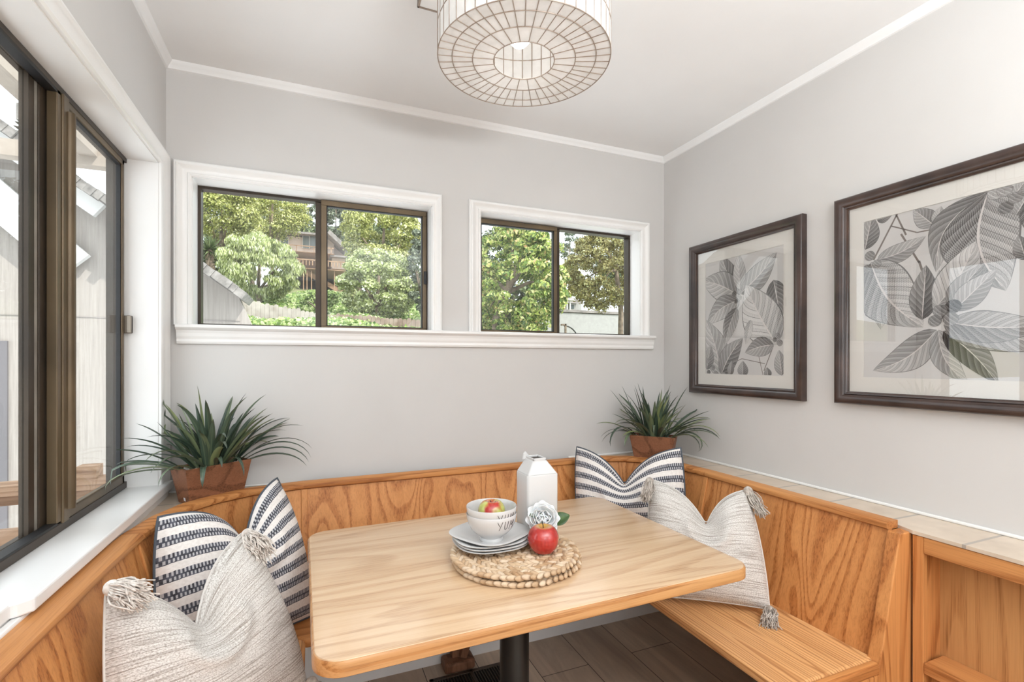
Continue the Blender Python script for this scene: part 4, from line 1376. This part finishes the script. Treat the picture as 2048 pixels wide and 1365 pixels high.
def tassel(root, p, d, L, spread, mat, rr):
    d = d.normalized(); m = MB()
    a = Vector((0, 0, 1)) if abs(d.z) < 0.85 else Vector((1, 0, 0))
    u = d.cross(a).normalized(); v = d.cross(u)
    m.ell(p + d * 0.010, (0.016, 0.016, 0.016), 12, 8)
    for i in range(150):
        an = rr.uniform(0, 2 * math.pi); k = math.sqrt(rr.random())
        o0 = u * math.cos(an) * k + v * math.sin(an) * k
        sp = spread * rr.uniform(.6, 1.25); l = L * rr.uniform(.72, 1.08)
        pts = []
        bend = Vector((rr.uniform(-1, 1), rr.uniform(-1, 1), rr.uniform(-1, .4))) * 0.010
        for j in range(6):
            t = j / 5
            q = p + d * (0.014 + l * t) + o0 * (0.013 + (sp - 0.013) * t ** 0.8) + Vector((0, 0, -0.030)) * t * t * (1 - abs(d.z)) + bend * math.sin(t * 4)
            pts.append(q)
        m.tube(pts, [0.0015, 0.0018, 0.0018, 0.0017, 0.0016, 0.0013], 5)
    return m.build('tassel', mat, root, smooth=True)


pillow('striped_pillow', 'striped charcoal and cream pillow propped in the window corner', (-0.400, 1.640, 0.862), (-0.118, 1.925, 0.890), (-0.006, 1.725, 0.468), (-0.330, 1.50, 0.468), 0.090, 0.38, 0.56, 0.17,
       'striped pillows', 1, bow=0.13)
pillow('tasselled_pillow', 'cream tasselled slub pillow leaning on the left bench back below the window stool', (-0.392, 1.236, 0.836), (-0.172, 1.485, 0.838), (-0.015, 1.360, 0.480), (-0.325, 1.100, 0.468), 0.095, 0.40, 0.43, 0.22,
       'tasselled cream pillows', 2, [('TL', (0.75, -0.45, 0.05), 0.075, 0.030, 'yarn'), ('TR', (0.35, -0.80, -0.35), 0.078, 0.036, 'yarn'), ('BR', (0.3, -0.4, -0.9), 0.05, 0.022, 'yarn_grey')])
pillow('striped_pillow', 'striped charcoal and cream pillow propped in the far right corner', (1.160, 2.020, 0.900), (1.480, 1.680, 0.926), (1.405, 1.590, 0.466), (1.095, 1.865, 0.466), 0.080, 0.38, 0.48, 0.22,
       'striped pillows', 3)
pillow('tasselled_pillow', 'cream tasselled slub pillow resting against the right bench back', (1.215, 1.548, 0.842), (1.462, 1.318, 0.838), (1.395, 1.165, 0.484), (1.115, 1.400, 0.474), 0.085, 0.38, 0.55, 0.20,
       'tasselled cream pillows', 4, [('TL', (-0.45, -0.30, -0.80), 0.075, 0.020, 'yarn_grey'), ('TR', (0.35, -0.35, -0.95), 0.085, 0.018, 'yarn_grey'), ('BR', (-0.7, -0.5, -0.12), 0.06, 0.026, 'yarn_grey')])


# ================================================================= PLANTERS
def planter(label, c, ang, top, bot, z0, z1, leaves, seed, tagged):
    """top/bot: half sizes of the box"""
    rr = random.Random(seed)
    root = thing('potted_grass_plant', label, 'plant', (c[0], c[1], z0))
    ca, sa = math.cos(ang), math.sin(ang)
    P = lambda x, y, z: Vector((c[0] + x * ca - y * sa, c[1] + x * sa + y * ca, z))
    qs = lambda h, z: [P(-h[0], -h[1], z), P(h[0], -h[1], z), P(h[0], h[1], z), P(-h[0], h[1], z)]
    t = 0.008
    zi = z1 - 0.012
    rings = [qs(bot, z0), qs(top, z1), qs((top[0] - t, top[1] - t), z1), qs((top[0] - t - .002, top[1] - t - .002), zi - 0.004)]
    m = MB(); m.sweep(rings, lambda i: rings[i]); m.build('planter_box', M['acacia_x'], root, bevel=0.0015)
    m = MB()
    for i in range(150):
        x = rr.uniform(-1, 1) * (top[0] - t - 0.006); y = rr.uniform(-1, 1) * (top[1] - t - 0.006)
        r = rr.uniform(.003, .006)
        m.ell(P(x, y, zi + rr.uniform(-.002, .004)), (r, r * .8, r * .7), 6, 4)
    m.build('gravel', M['pebble'], root, smooth=True)['kind'] = 'stuff'
    if tagged:
        f = 0.12
        a = P(-bot[0] - 0.0012 - (top[0] - bot[0]) * 0.10, 0.0 - bot[1] * 0.45, z0 + 0.012)
        u = P(-bot[0], 0.010, 0) - P(-bot[0], 0, 0); up = (P(-top[0], 0, z1) - P(-bot[0], 0, z0)).normalized() * 0.012
        m = MB(); off_ = (P(-1, 0, 0) - P(0, 0, 0)) * 0.0008
        m.prism([a, a + u, a + u + up, a + up], off_); m.build('price_sticker', M['tag'], root)
    for (az, el, L, droop, wdt, bx, by) in leaves:
        base = P(bx * (top[0] - 0.02), by * (top[1] - 0.015), zi - 0.004)
        d = Vector((math.cos(az), math.sin(az), 0)); side = Vector((-d.y, d.x, 0))
        n = 12; pts = []; e = el; p = base.copy(); twist = rr.uniform(-.5, .5)
        mb = MB(); pl_ = []
        for i in range(n + 1):
            t_ = i / n
            pl_.append((p.copy(), e))
            e -= droop * (0.25 + 1.5 * t_) / n
            p = p + (d * math.cos(e) + Vector((0, 0, 1)) * math.sin(e)) * (L / n)
            # keep blades in front of the walls
            p.y = min(p.y, YB - 0.008); p.x = min(max(p.x, XL - 0.080 if (p.y < 2.03 and p.z > 0.88) else XL + 0.012), XR - 0.008)
            if p.x < XL + 0.04: p.z = max(p.z, 0.885)
            p.z = max(p.z, z0 + 0.02) if abs(p.x - c[0]) < .2 and abs(p.y - c[1]) < .15 else p.z

        def fn(s, t, pl_=pl_, L=L, wdt=wdt, side=side, d=d, twist=twist):
            i = min(int(t * n), n - 1); f = t * n - i
            q = pl_[i][0].lerp(pl_[i + 1][0], f); e_ = pl_[i][1]
            w_ = wdt * 1.28 * (0.55 + 0.45 * sstep(t, 0, .35)) * (1 - t ** 2.6) ** 0.8 if t < 1 else 0
            up = Vector((0, 0, math.cos(e_))) - d * math.sin(e_)
            sd = side * math.cos(twist * t) + up * math.sin(twist * t)
            s_ = (s - .5) * 2
            return q + sd * s_ * w_ + up * abs(s_) * w_ * 0.45
        mb.grid(fn, 4, n)
        mb.norecalc = True
        mb.build('leaf', M['blade'], root, smooth=True)
    return root


rl = random.Random(21)


def spray(n, L0, L1, el0, el1, dr0, dr1, w0, w1, az=lambda r: r.uniform(0, 2 * math.pi)):
    return [(az(rl), R(rl.uniform(el0, el1)), rl.uniform(L0, L1), R(rl.uniform(dr0, dr1)), rl.uniform(w0, w1), rl.uniform(-1, 1), rl.uniform(-1, 1)) for _ in range(n)]


lv = spray(40, 0.18, 0.31, 56, 88, 0, 55, .0075, .012) + spray(32, 0.18, 0.30, 34, 66, 20, 90, .007, .0105)
for k in range(len(lv)):   # blades lean outward from where they are rooted
    a = list(lv[k]); a[5] = math.cos(a[0] - R(37)) * rl.uniform(.1, .9); a[6] = math.sin(a[0] - R(37)) * rl.uniform(.1, .9); lv[k] = tuple(a)
# long arching outer blades
lv += [(R(-168), R(40), .27, R(52), .0095, -.9, 0), (R(-172), R(30), .26, R(60), .008, -.9, -.4), (R(-160), R(34), .29, R(100), .008, -.9, -.3), (R(-150), R(26), .27, R(80), .0075, -.9, -.5),
       (R(172), R(20), .26, R(50), .0085, -.9, .3), (R(-178), R(10), .21, R(30), .009, -.8, .2), (R(-2), R(46), .30, R(100), .007, .9, -.3), (R(6), R(40), .31, R(110), .007, .9, 0),
       (R(-8), R(36), .28, R(100), .0065, .9, -.5), (R(2), R(22), .25, R(78), .010, .95, -.6), (R(12), R(52), .30, R(70), .007, .8, .3), (R(-84), R(36), .15, R(150), .009, -.45, -.9),
       (R(-60), R(46), .19, R(140), .007, .3, -.9), (R(-72), R(52), .16, R(110), .0075, -.1, -.9), (R(-120), R(40), .18, R(120), .008, -.8, -.9), (R(20), R(58), .28, R(60), .007, .8, .5)]
planter('bushy green grass plant in wooden planter by the left window', (-0.334, 2.030), R(37), (0.114, 0.054), (0.092, 0.038), 0.813, 0.938, lv, 31, True)
rl.seed(44)
lv = spray(44, 0.17, 0.295, 58, 88, 0, 50, .006, .0098) + spray(38, 0.17, 0.28, 30, 64, 20, 90, .006, .009)
for k in range(len(lv)):
    a = list(lv[k]); a[5] = math.cos(a[0] + R(48)) * rl.uniform(.1, .9); a[6] = math.sin(a[0] + R(48)) * rl.uniform(.1, .9); lv[k] = tuple(a)
lv += [(R(168), R(38), .24, R(52), .009, -.9, 0), (R(-175), R(34), .25, R(80), .006, -.9, -.3), (R(176), R(30), .24, R(90), .0055, -.8, .3), (R(-165), R(48), .27, R(150), .007, -.9, -.4), (R(-150), R(34), .17, R(120), .008, -.9, -.6),
       (R(-60), R(40), .26, R(90), .0075, .9, -.2), (R(-52), R(34), .25, R(80), .006, .9, .2), (R(-66), R(46), .28, R(100), .0065, .9, 0), (R(-50), R(44), .22, R(190), .009, .95, 0), (R(-64), R(40), .20, R(150), .010, .9, -.5), (R(-70), R(30), .23, R(90), .006, .8, -.6)]
planter('green grass plant in wooden planter on the ledge in the right corner', (1.566, 1.970), R(-48), (0.108, 0.052), (0.086, 0.038), 0.816, 0.938, lv, 32, False)
# ================================================================= OUTSIDE
def quads_mesh(name, P, Nn, U, L, W, mat, parent):
    """leaf cards: centre P, direction U, normal Nn, length L, half width W (numpy arrays)"""
    S = np.cross(Nn, U); S /= np.linalg.norm(S, axis=1)[:, None] + 1e-9
    n = len(P); v = np.empty((n, 4, 3))
    v[:, 0] = P - U * L[:, None] * .5; v[:, 1] = P + S * W[:, None] - U * L[:, None] * .05
    v[:, 2] = P + U * L[:, None] * .5; v[:, 3] = P - S * W[:, None] - U * L[:, None] * .05
    off = np.array(world_origin(parent)) if parent is not None else np.zeros(3)
    v = v.reshape(-1, 3) - off
    me = bpy.data.meshes.new(name)
    me.vertices.add(4 * n); me.vertices.foreach_set('co', v.ravel())
    me.loops.add(4 * n); me.loops.foreach_set('vertex_index', np.arange(4 * n))
    me.polygons.add(n); me.polygons.foreach_set('loop_start', np.arange(0, 4 * n, 4))
    me.update(calc_edges=True); me.materials.append(mat)
    o = bpy.data.objects.new(name, me); col.objects.link(o)
    if parent is not None: o.parent = parent
    return o


rng = np.random.default_rng(11)


def unit(a): return a / (np.linalg.norm(a, axis=1)[:, None] + 1e-9)


def crown_leaves(center, rad, nclump, nleaf, leafL, ratio, clump_r, droop=0.0, fill=0.75):
    """positions/directions of leaf cards on clumps spread through an ellipsoid"""
    d = unit(rng.normal(size=(nclump, 3))); rr = rng.random(nclump) ** (1 / 3) * 0.35 + fill * 0.75
    cc = np.array(center) + d * np.minimum(rr, 1)[:, None] * np.array(rad)
    cr = clump_r * rng.uniform(.7, 1.3, nclump)
    k = rng.integers(0, nclump, nleaf)
    dd = unit(rng.normal(size=(nleaf, 3))); dd[:, 2] = np.where(rng.random(nleaf) < .75, np.abs(dd[:, 2]), dd[:, 2])
    P = cc[k] + dd * (cr[k] * rng.uniform(.55, 1.0, nleaf))[:, None] * np.array([1, 1, .8])
    N_ = unit(dd + rng.normal(size=(nleaf, 3)) * .45)
    U = unit(np.cross(N_, rng.normal(size=(nleaf, 3))))
    U[:, 2] -= droop; U = unit(U)
    N_ = unit(N_ - U * np.sum(N_ * U, axis=1)[:, None])
    L = leafL * rng.uniform(.7, 1.3, nleaf)
    return P, N_, U, L, L * ratio


def ground_z(x, y):
    def lerp(pts):
        for (a, za), (b, zb) in zip(pts, pts[1:]):
            if y <= b: return za + (zb - za) * max(0, (y - a)) / (b - a)
        return pts[-1][1]
    z1 = lerp([(2.3, 0.6), (6, 1.1), (8, 1.45), (11, 1.78), (13, 2.1), (20, 3.6), (30, 5.5), (45, 7.0), (80, 9)])
    z2 = lerp([(2.3, 0.2), (8, 0.7), (17, 1.3), (22, 2.4), (45, 6.0), (80, 9)])
    k = sstep(x / max(y, .1), .235, .33)
    return z1 * (1 - k) + z2 * k


m = MB(); m.grid(lambda s, t: ((s - .5) * (24 + 110 * t), 5.5 + 66 * t ** 1.6, ground_z((s - .5) * (24 + 110 * t), 5.5 + 66 * t ** 1.6) + 0.06 * math.sin(40 * s) * t - 0.05), 60, 60)
m.build('hillside', M['ground'], kind='structure', smooth=True)


def tree(name, label, px, py, rx, ry, Y, nclump, nleaf, leafL, mat, ratio=.3, droop=0.0, clump=0.34, cat='tree', trunk=None, fill=.75, group=None, depth=None):
    c = at(px, py, Y); dep = c.x * FW[0] + c.y * FW[1]
    RX, RZ = rx / FPX * dep, ry / FPX * dep
    gz = ground_z(c.x, Y)
    root = thing(name, label, cat, (c.x, Y, gz), group)
    P, N_, U, L, W_ = crown_leaves(c, (RX, depth or RX, RZ), nclump, nleaf, leafL, ratio, clump * min(RX, RZ), droop, fill)
    ok = P[:, 2] > gz + 0.05
    quads_mesh('crown', P[ok], N_[ok], U[ok], L[ok], W_[ok], M[mat], root)
    mb = MB(); r = 0.05 * RX + 0.03
    if trunk:
        pts = [at(*q) for q in trunk]
    else:
        pts = [Vector((c.x + .05 * RX, Y, gz - .1)), Vector((c.x - .05 * RX, Y, (gz + c.z) / 2)), Vector((c.x, Y, c.z + RZ * .3))]
    mb.tube(pts, [r * (1 - .6 * i / (len(pts) - 1)) for i in range(len(pts))], 8)
    for k in range(5):
        a = 2 * math.pi * k / 5 + px
        e = Vector((c.x + RX * .7 * math.cos(a), Y + RX * .6 * math.sin(a), c.z + RZ * .4 * math.sin(k * 2.1)))
        s = pts[len(pts) // 2]
        mb.tube([s, s.lerp(e, .5) + Vector((0, 0, .1 * RZ)), e], [r * .5, r * .35, r * .12], 6)
    mb.build('trunk', M['bark'], root, smooth=True)
    return root


tree('tall_tree', 'tall yellow-green tree at the upper left of the wide window', 445, 425, 72, 72, 22, 80, 24000, 0.092, 'f_yellow', depth=1.2)
tree('tall_tree', 'tall yellow-green tree with dark gaps above the weeping tree', 545, 425, 62, 56, 27, 70, 18000, 0.104, 'f_yellow', depth=1.2)
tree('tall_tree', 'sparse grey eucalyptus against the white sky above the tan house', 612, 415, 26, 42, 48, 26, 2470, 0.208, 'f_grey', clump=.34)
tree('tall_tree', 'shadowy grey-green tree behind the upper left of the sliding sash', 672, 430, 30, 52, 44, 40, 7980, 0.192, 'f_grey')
tree('weeping_tree', 'pale green weeping tree standing behind the bleached fence', 520, 538, 78, 66, 15.5, 110, 28500, 0.104, 'f_pale', ratio=.15, droop=2.2, clump=.22)
tree('tall_tree', 'broad yellow-green tree at the top of the sliding sash', 768, 478, 84, 70, 19, 110, 30000, 0.088, 'f_yellow', clump=.24)
tree('garden_tree', 'rounded pale green tree hanging over the red-brown fence', 758, 572, 78, 74, 13.2, 120, 32000, 0.068, 'f_pale', clump=.22)
tree('garden_tree', 'dark leafy shrub tree at the right edge of the sliding sash', 846, 545, 34, 95, 12.6, 50, 11400, 0.080, 'f_grey', clump=.3)
tree('loquat_tree', 'big glossy-leaved tree filling the left half of the narrow window', 1030, 570, 104, 124, 7.2, 170, 34000, 0.066, 'f_loquat', ratio=.26, droop=.55, clump=.17,
     trunk=[(992, 760, 7.0), (992, 640, 7.0), (1004, 602, 6.9), (1016, 585, 6.9), (1019, 545, 6.9), (1026, 500, 7.1)], depth=1.0)
tree('spreading_tree', 'olive-brown spreading tree filling the right of the narrow window', 1208, 545, 82, 84, 11, 150, 27000, 0.068, 'f_olive', clump=.19, ratio=.28,
     trunk=[(1240, 760, 11), (1242, 620, 11), (1232, 540, 11), (1215, 500, 11)])
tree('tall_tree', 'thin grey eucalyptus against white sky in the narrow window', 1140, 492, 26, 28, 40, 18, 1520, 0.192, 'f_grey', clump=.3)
tree('garden_tree', 'dense green bush behind the white garden house', 1138, 560, 26, 34, 24, 40, 8550, 0.104, 'f_yellow', clump=.3)
tree('garden_tree', 'low dark green shrub under the raised deck of the tan house', 640, 600, 42, 16, 14.5, 40, 6650, 0.072, 'f_ivy', clump=.4, cat='shrub')
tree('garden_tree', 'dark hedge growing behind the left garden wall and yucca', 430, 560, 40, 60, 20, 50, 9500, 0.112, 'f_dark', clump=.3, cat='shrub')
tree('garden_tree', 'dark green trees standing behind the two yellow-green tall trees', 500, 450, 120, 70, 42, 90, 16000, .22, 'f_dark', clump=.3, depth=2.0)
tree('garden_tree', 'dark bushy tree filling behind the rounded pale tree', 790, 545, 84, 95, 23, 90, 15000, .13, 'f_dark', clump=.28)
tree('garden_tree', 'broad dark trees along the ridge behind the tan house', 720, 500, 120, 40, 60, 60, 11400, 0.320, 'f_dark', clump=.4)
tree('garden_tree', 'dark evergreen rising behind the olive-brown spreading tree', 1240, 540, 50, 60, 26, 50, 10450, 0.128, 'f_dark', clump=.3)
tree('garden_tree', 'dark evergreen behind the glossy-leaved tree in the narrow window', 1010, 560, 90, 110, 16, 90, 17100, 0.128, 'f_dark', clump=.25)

# yucca
c = at(418, 500, 17)
yu = thing('yucca', 'spiky yucca below the tall tree at the left window edge', 'plant', (c.x, c.y, ground_z(0, 17)))
n = 500; d = unit(rng.normal(size=(n, 3))); L = rng.uniform(.35, .6, n)
k = rng.integers(0, 3, n); hs = np.array([[0, 0, 0], [-.42, 0, .05], [.35, .1, -.25]])
quads_mesh('leaf_rosette', np.array(c) + hs[k] + d * (L / 2)[:, None], unit(np.cross(d, rng.normal(size=(n, 3)))), d, L, L * .04, M['f_dark'], yu)
MB().tube([(c.x, c.y, ground_z(0, 17) - .1), (c.x + .05, c.y, c.z - .6), (c.x, c.y, c.z)], 0.12, 8).build('trunk', M['bark'], yu, smooth=True)

# ivy bank in front of the fences
P = []; n = 60000
ys = 5.6 + 14.5 * rng.random(n) ** 1.3; xs = rng.uniform(-.32, .25, n) * ys
zs = np.array([ground_z(x, y) for x, y in zip(xs, ys)]) + .21 + .15 * np.sin(xs * 2.1 + ys) * np.sin(ys * 1.7) + rng.uniform(-.05, .16, n)
P = np.stack([xs, ys, zs], 1)
N_ = unit(np.array([0, -.35, .8]) + rng.normal(size=(n, 3)) * .5); U = unit(np.cross(N_, rng.normal(size=(n, 3))))
L = rng.uniform(.035, .075, n) * (0.6 + ys / 16)
o = quads_mesh('ivy', P, N_, U, L, L * .42, M['f_ivy'], None)
o['kind'] = 'stuff'; tag(o, 'bright ivy covering the garden bank below the fences', 'ivy')


def fence(name, label, A, B, h, mat, bw=.10, ptop=0.02):
    A, B = Vector(A), Vector(B); d = B - A; L = d.length; X = d.normalized(); Yv = Vector((-X.y, X.x, 0)).normalized()
    root = thing(name, label, 'fence', (A.x, A.y, A.z - h))
    m = MB(); n = int(L / bw); rr = random.Random(name + label)
    for k in range(n):
        c = A + X * (k + .5) * bw; hh = h + rr.uniform(-.03, .03)
        o_ = Vector((X.x, X.y, 0)).normalized()
        a = c - o_ * bw * .47; b = c + o_ * bw * .47
        z0, z1 = c.z - h, c.z - h + hh
        m.prism([(a.x, a.y, z0), (b.x, b.y, z0), (b.x, b.y, z1 - .03), (b.x - o_.x * bw * .25, b.y - o_.y * bw * .25, z1), (a.x + o_.x * bw * .25, a.y + o_.y * bw * .25, z1), (a.x, a.y, z1 - .03)], Yv * (.018 + rr.uniform(0, .006)))
    m.build('board_panel', mat, root)
    for k in range(int(L / 2.2) + 1):
        c = A + X * min(k * 2.2, L - .1)
        MB().box(c.x - .045, c.x + .045, c.y + .03, c.y + .12, c.z - h - .2, c.z - .12).build('post', mat, root)
    m = MB()
    for dz in (.25, h - .2): m.beam(A + Yv * .03 + Vector((0, 0, -dz)), B + Yv * .03 + Vector((0, 0, -dz)), .04, .08)
    m.build('rail', mat, root)


fence('garden_fence', 'sun-bleached board fence below the weeping tree in the wide window', at(440, 592, 12.6), at(652, 628, 11.8), 1.25, M['cedar_pale'])
fence('garden_fence', 'red-brown board fence at the bottom of the sliding sash', at(654, 628, 11.7), at(862, 640, 10.8), 1.05, M['cedar_red'])

# tan house on the hill
HY = 31
hs_ = thing('hillside_house', 'tan two-storey house with wooden decks among the trees on the hill', 'house', at(620, 592, HY))
def hb(name, p0, p1, Y0, Y1, mat, parent=hs_):
    a = at(p0[0], p0[1], Y0); b = at(p1[0], p1[1], Y0)
    return MB().box(a.x, b.x, Y0, Y1, b.z, a.z).build(name, mat, parent)


hb('wall', (552, 470), (668, 512), HY, HY + 6, M['house_wall'])
a, b = at(545, 462, HY - .6), at(672, 470, HY - .6)
MB().box(a.x, b.x, HY - .6, HY + 6.5, b.z, a.z).build('roof', M['roof_grey'], hs_)
hb('corner_board', (549, 470), (556, 512), HY - .1, HY, M['house_trim'])
for (x0, x1, y0, y1) in ((606, 618, 472, 497), (620, 640, 472, 497), (562, 576, 474, 500)):
    wn = hb('window', (x0 - 1, y0 - 1), (x1 + 1, y1 + 1), HY - .12, HY, M['white_paint'])
    hb('pane', (x0, y0), (x1, y1), HY - .16, HY - .1, M['dark_glass'], wn)
hb('upper_deck', (552, 500), (668, 508), HY - 1.6, HY, M['deck_wood'])
hb('lower_wall', (566, 508), (690, 545), HY + .8, HY + 6, M['house_trim'])
hb('lower_deck', (590, 536), (694, 542), HY - 2.4, HY + .8, M['deck_wood'])
m = MB(); a, b = at(592, 517, HY - 2.4), at(690, 536, HY - 2.4)
m.box(a.x, b.x, HY - 2.44, HY - 2.38, a.z - .06, a.z)
k = a.x
while k < b.x: m.box(k, k + .05, HY - 2.43, HY - 2.39, b.z, a.z); k += .16
m.build('deck_railing', M['deck_wood'], hs_)
m = MB(); a, b = at(556, 497, HY - 1.6), at(668, 508, HY - 1.6)
a2 = at(556, 487, HY - 1.6)
m.box(a.x, b.x, HY - 1.62, HY - 1.58, a2.z - .05, a2.z)
k = a.x
while k < b.x: m.box(k, k + .04, HY - 1.62, HY - 1.58, b.z, a2.z); k += .9
m.build('deck_railing', M['deck_wood'], hs_)
for px_ in (606, 613, 622, 648, 668, 688):
    a, b = at(px_, 542, HY - 2.2), at(px_ + 2, 594, HY - 2.2)
    MB().box(a.x, b.x, HY - 2.25, HY - 2.15, b.z, a.z).build('deck_post', M['deck_wood'], hs_)
hb('undercroft_shade', (585, 542), (690, 596), HY + .6, HY + 1, M['shade_dark'])  # dark panel carrying the shade below the deck
a, b = at(612, 545, HY - 1.8), at(690, 588, HY - 1.8)
MB().beam(a, b, .12, .25).build('stair_stringer', M['deck_wood'], hs_)
hb('side_wall', (664, 516), (704, 540), HY - 1, HY + 5, M['house_wall'])
a, b = at(660, 510, HY - 1.4), at(709, 517, HY - 1.4)
MB().box(a.x, b.x, HY - 1.4, HY + 5, b.z, a.z).build('side_roof', M['roof_grey'], hs_)
A, B, C_ = at(655, 480, HY + .5), at(690, 512, HY + .5), at(655, 512, HY + .5)
MB().prism([A, B, C_], (0, 3, 0)).build('gable', M['house_wall'], hs_)
MB().beam(A + Vector((0, 0, .1)), B + Vector((0, 0, .1)), 3.4, .22).build('gable_roof', M['roof_grey'], hs_)

# white garden house and wall in the narrow window
WY = 22
wh = thing('white_garden_house', 'white cottage with grey roof seen low in the narrow window', 'house', at(1135, 640, WY))
hb('wall', (1085, 602), (1163, 640), WY, WY + 4, M['stucco_white'], wh)
a, b = at(1078, 588, WY - .4), at(1158, 602, WY - .4)
MB().prism([(a.x, WY - .5, b.z), (b.x + .2, WY - .5, b.z), (b.x - .3, WY + 2, a.z + .5), (a.x, WY + 2, a.z + .5)], (0, 0, -.15)).build('roof', M['roof_grey'], wh)
wn = hb('window', (1139, 608), (1149, 620), WY - .05, WY, M['white_paint'], wh)
hb('pane', (1140, 609.5), (1148, 618.5), WY - .08, WY - .03, M['dark_glass'], wh)
for px_ in (1134, 1140):
    hb('porch_post', (px_, 600), (px_ + 1.6, 626), WY - 1.2, WY - 1.12, M['white_paint'], wh)
hb('porch_beam', (1085, 598), (1150, 601), WY - 1.3, WY - 1.0, M['white_paint'], wh)
gw = thing('garden_wall', 'plain white stucco wall at the bottom of the narrow window', 'wall', at(1160, 690, 17))
hb('wall', (1080, 624), (1265, 720), 17, 17.25, M['stucco_white'], gw)
hb('coping', (1079, 622), (1266, 625.5), 16.95, 17.3, M['roof_grey'], gw)
tr = thing('garden_arch', 'thin dark metal arch and gate before the white stucco wall', 'garden arch', at(1135, 700, 13))
pts = [at(1128 + 30 * math.sin(R(k * 9)), 690 - 38 * math.cos(R(k * 9)), 13) for k in range(0, 11)]
MB().tube(pts, .02, 6).build('hoop', M['black_metal'], tr)
MB().beam(at(1122, 650, 13), at(1132, 650, 13), .05, .05).build('gate_rail', M['bark'], tr)
MB().beam(at(1131, 648, 13), at(1131, 720, 13), .05, .05, up=(1, 0, 0)).build('gate_post', M['bark'], tr)

# neighbouring wing seen through both windows
GY = 5.2
wg = thing('neighbouring_wing', 'grey gabled wing with shake-edged roof outside the left window', 'building', at(120, 900, GY))
rake = lambda x: 265 + (x - 0) * (597 - 265) / 483.0
poly = [at(-520, rake(-520), GY), at(478, rake(478) + 2, GY), at(508, 662, GY), at(575, 800, GY), at(575, 1150, GY), at(-520, 1500, GY)]
MB().prism(poly, (0, .12, 0)).build('gable_wall', M['siding'], wg)
p0, p1 = at(-520, rake(-520) - 14, GY), at(484, rake(484) - 5, GY)
dr = (p1 - p0).normalized(); up_ = Vector((-dr.z, 0, dr.x))
if up_.z < 0: up_ = -up_
m = MB(); rs = random.Random(4)
q = (p1 - p0).length; s_ = 0
while s_ < q:
    wd = rs.uniform(.05, .085); c = p0 + dr * (s_ + wd / 2)
    m.obox(c + Vector((0, -.02, 0)) + up_ * rs.uniform(-.01, .012), dr, (0, 1, 0), up_, wd * .49, .30 + rs.uniform(-.02, .03), .035)
    s_ += wd
m.build('shake_edge', M['shakes'], wg)
a, b = at(-520, rake(-520) + 14, GY - .16), at(200, rake(200) + 20, GY - .16)
MB().beam(a, b, .05, .13).build('barge_board', M['white_paint'], wg)
MB().beam(at(-300, 150, GY - .08), at(152, 532, GY - .08), .06, .26).build('sunlit_band', M['white_paint'], wg)  # white board standing in for a band of sunlight on the wall
MB().box(at(-520, 629, GY).x, at(480, 629, GY).x, GY - .006, GY, at(0, 630.5, GY).z, at(0, 629, GY).z).build('panel_joint', M['roof_grey'], wg)
hb('dark_doorway', (-160, 680), (14, 1120), GY - .02, GY + .02, M['door_slate'], wg)
ch = thing('shingled_chimney', 'flared shake-clad chimney above the roof outside the left window', 'chimney', at(60, 330, 8))
a, b = at(32, 205, 8), at(110, 250, 8)
MB().box(a.x, b.x, 8, 8.6, b.z, a.z).build('shaft', M['shakes'], ch)
for k in range(5):
    t0 = at(32 + 2 * k, 245 + 11 * k, 8); t1 = at(120, 258 + 11 * k, 8)
    MB().prism([(t0.x, 7.96 - .04 * k, t0.z), (t1.x, 7.96 - .04 * k, t0.z), (t1.x, 7.9 - .04 * k, t1.z - .06), (t0.x + .02, 7.9 - .04 * k, t1.z - .02)], (0, .7, 0)).build('skirt', M['shakes'], ch)
# deck railing boards outside the left window
dk = thing('deck_railing', 'weathered wooden railing boards outside the left window', 'railing', at(60, 1100, 2.9))
m = MB(); a, b = at(-400, 985, 2.9), at(232, 958, 2.9)
m.beam(Vector((a.x, 2.9, at(60, 975, 2.9).z)), Vector((b.x, 2.9, at(60, 975, 2.9).z)), .14, .045); m.build('top_rail', M['deck_wood'], dk, bevel=.004)
zz = at(60, 990, 2.9).z
MB().box(a.x, b.x, 2.89, 2.93, zz - .04, zz).build('face_board', M['deck_wood'], dk)
zz = at(60, 1048, 2.7).z
MB().box(-3.2, -.72, 2.62, 2.66, zz - .12, zz).build('lower_board', M['deck_wood'], dk)
MB().box(-3.2, -.72, 2.4, 2.9, zz - .16, zz - .12).build('deck_edge', M['deck_wood'], dk)
MB().box(-1.02, -.94, 2.86, 2.94, 0.3, zz + .2).build('post', M['deck_wood'], dk)
# eave boards of this house above the left window
ev = thing('eave_beam', 'taupe eave beam running away above the left window outside', 'beam', (-1.1, 1.8, 2.2))
p = at_x(0, 149, -1.12)
MB().box(-1.16, -1.08, 0.8, 3.3, p.z, p.z + .16).build('beam', M['beam_wood'], ev)
ev2 = thing('eave_beam', 'taupe cross beam at the far end of the eave, seen through the sash', 'beam', at(180, 330, 3.3))
a, b = at(100, 288, 3.3), at(262, 340, 3.3)
MB().box(-1.9, -.66, 3.3, 3.38, b.z, a.z).build('beam', M['beam_wood'], ev2)
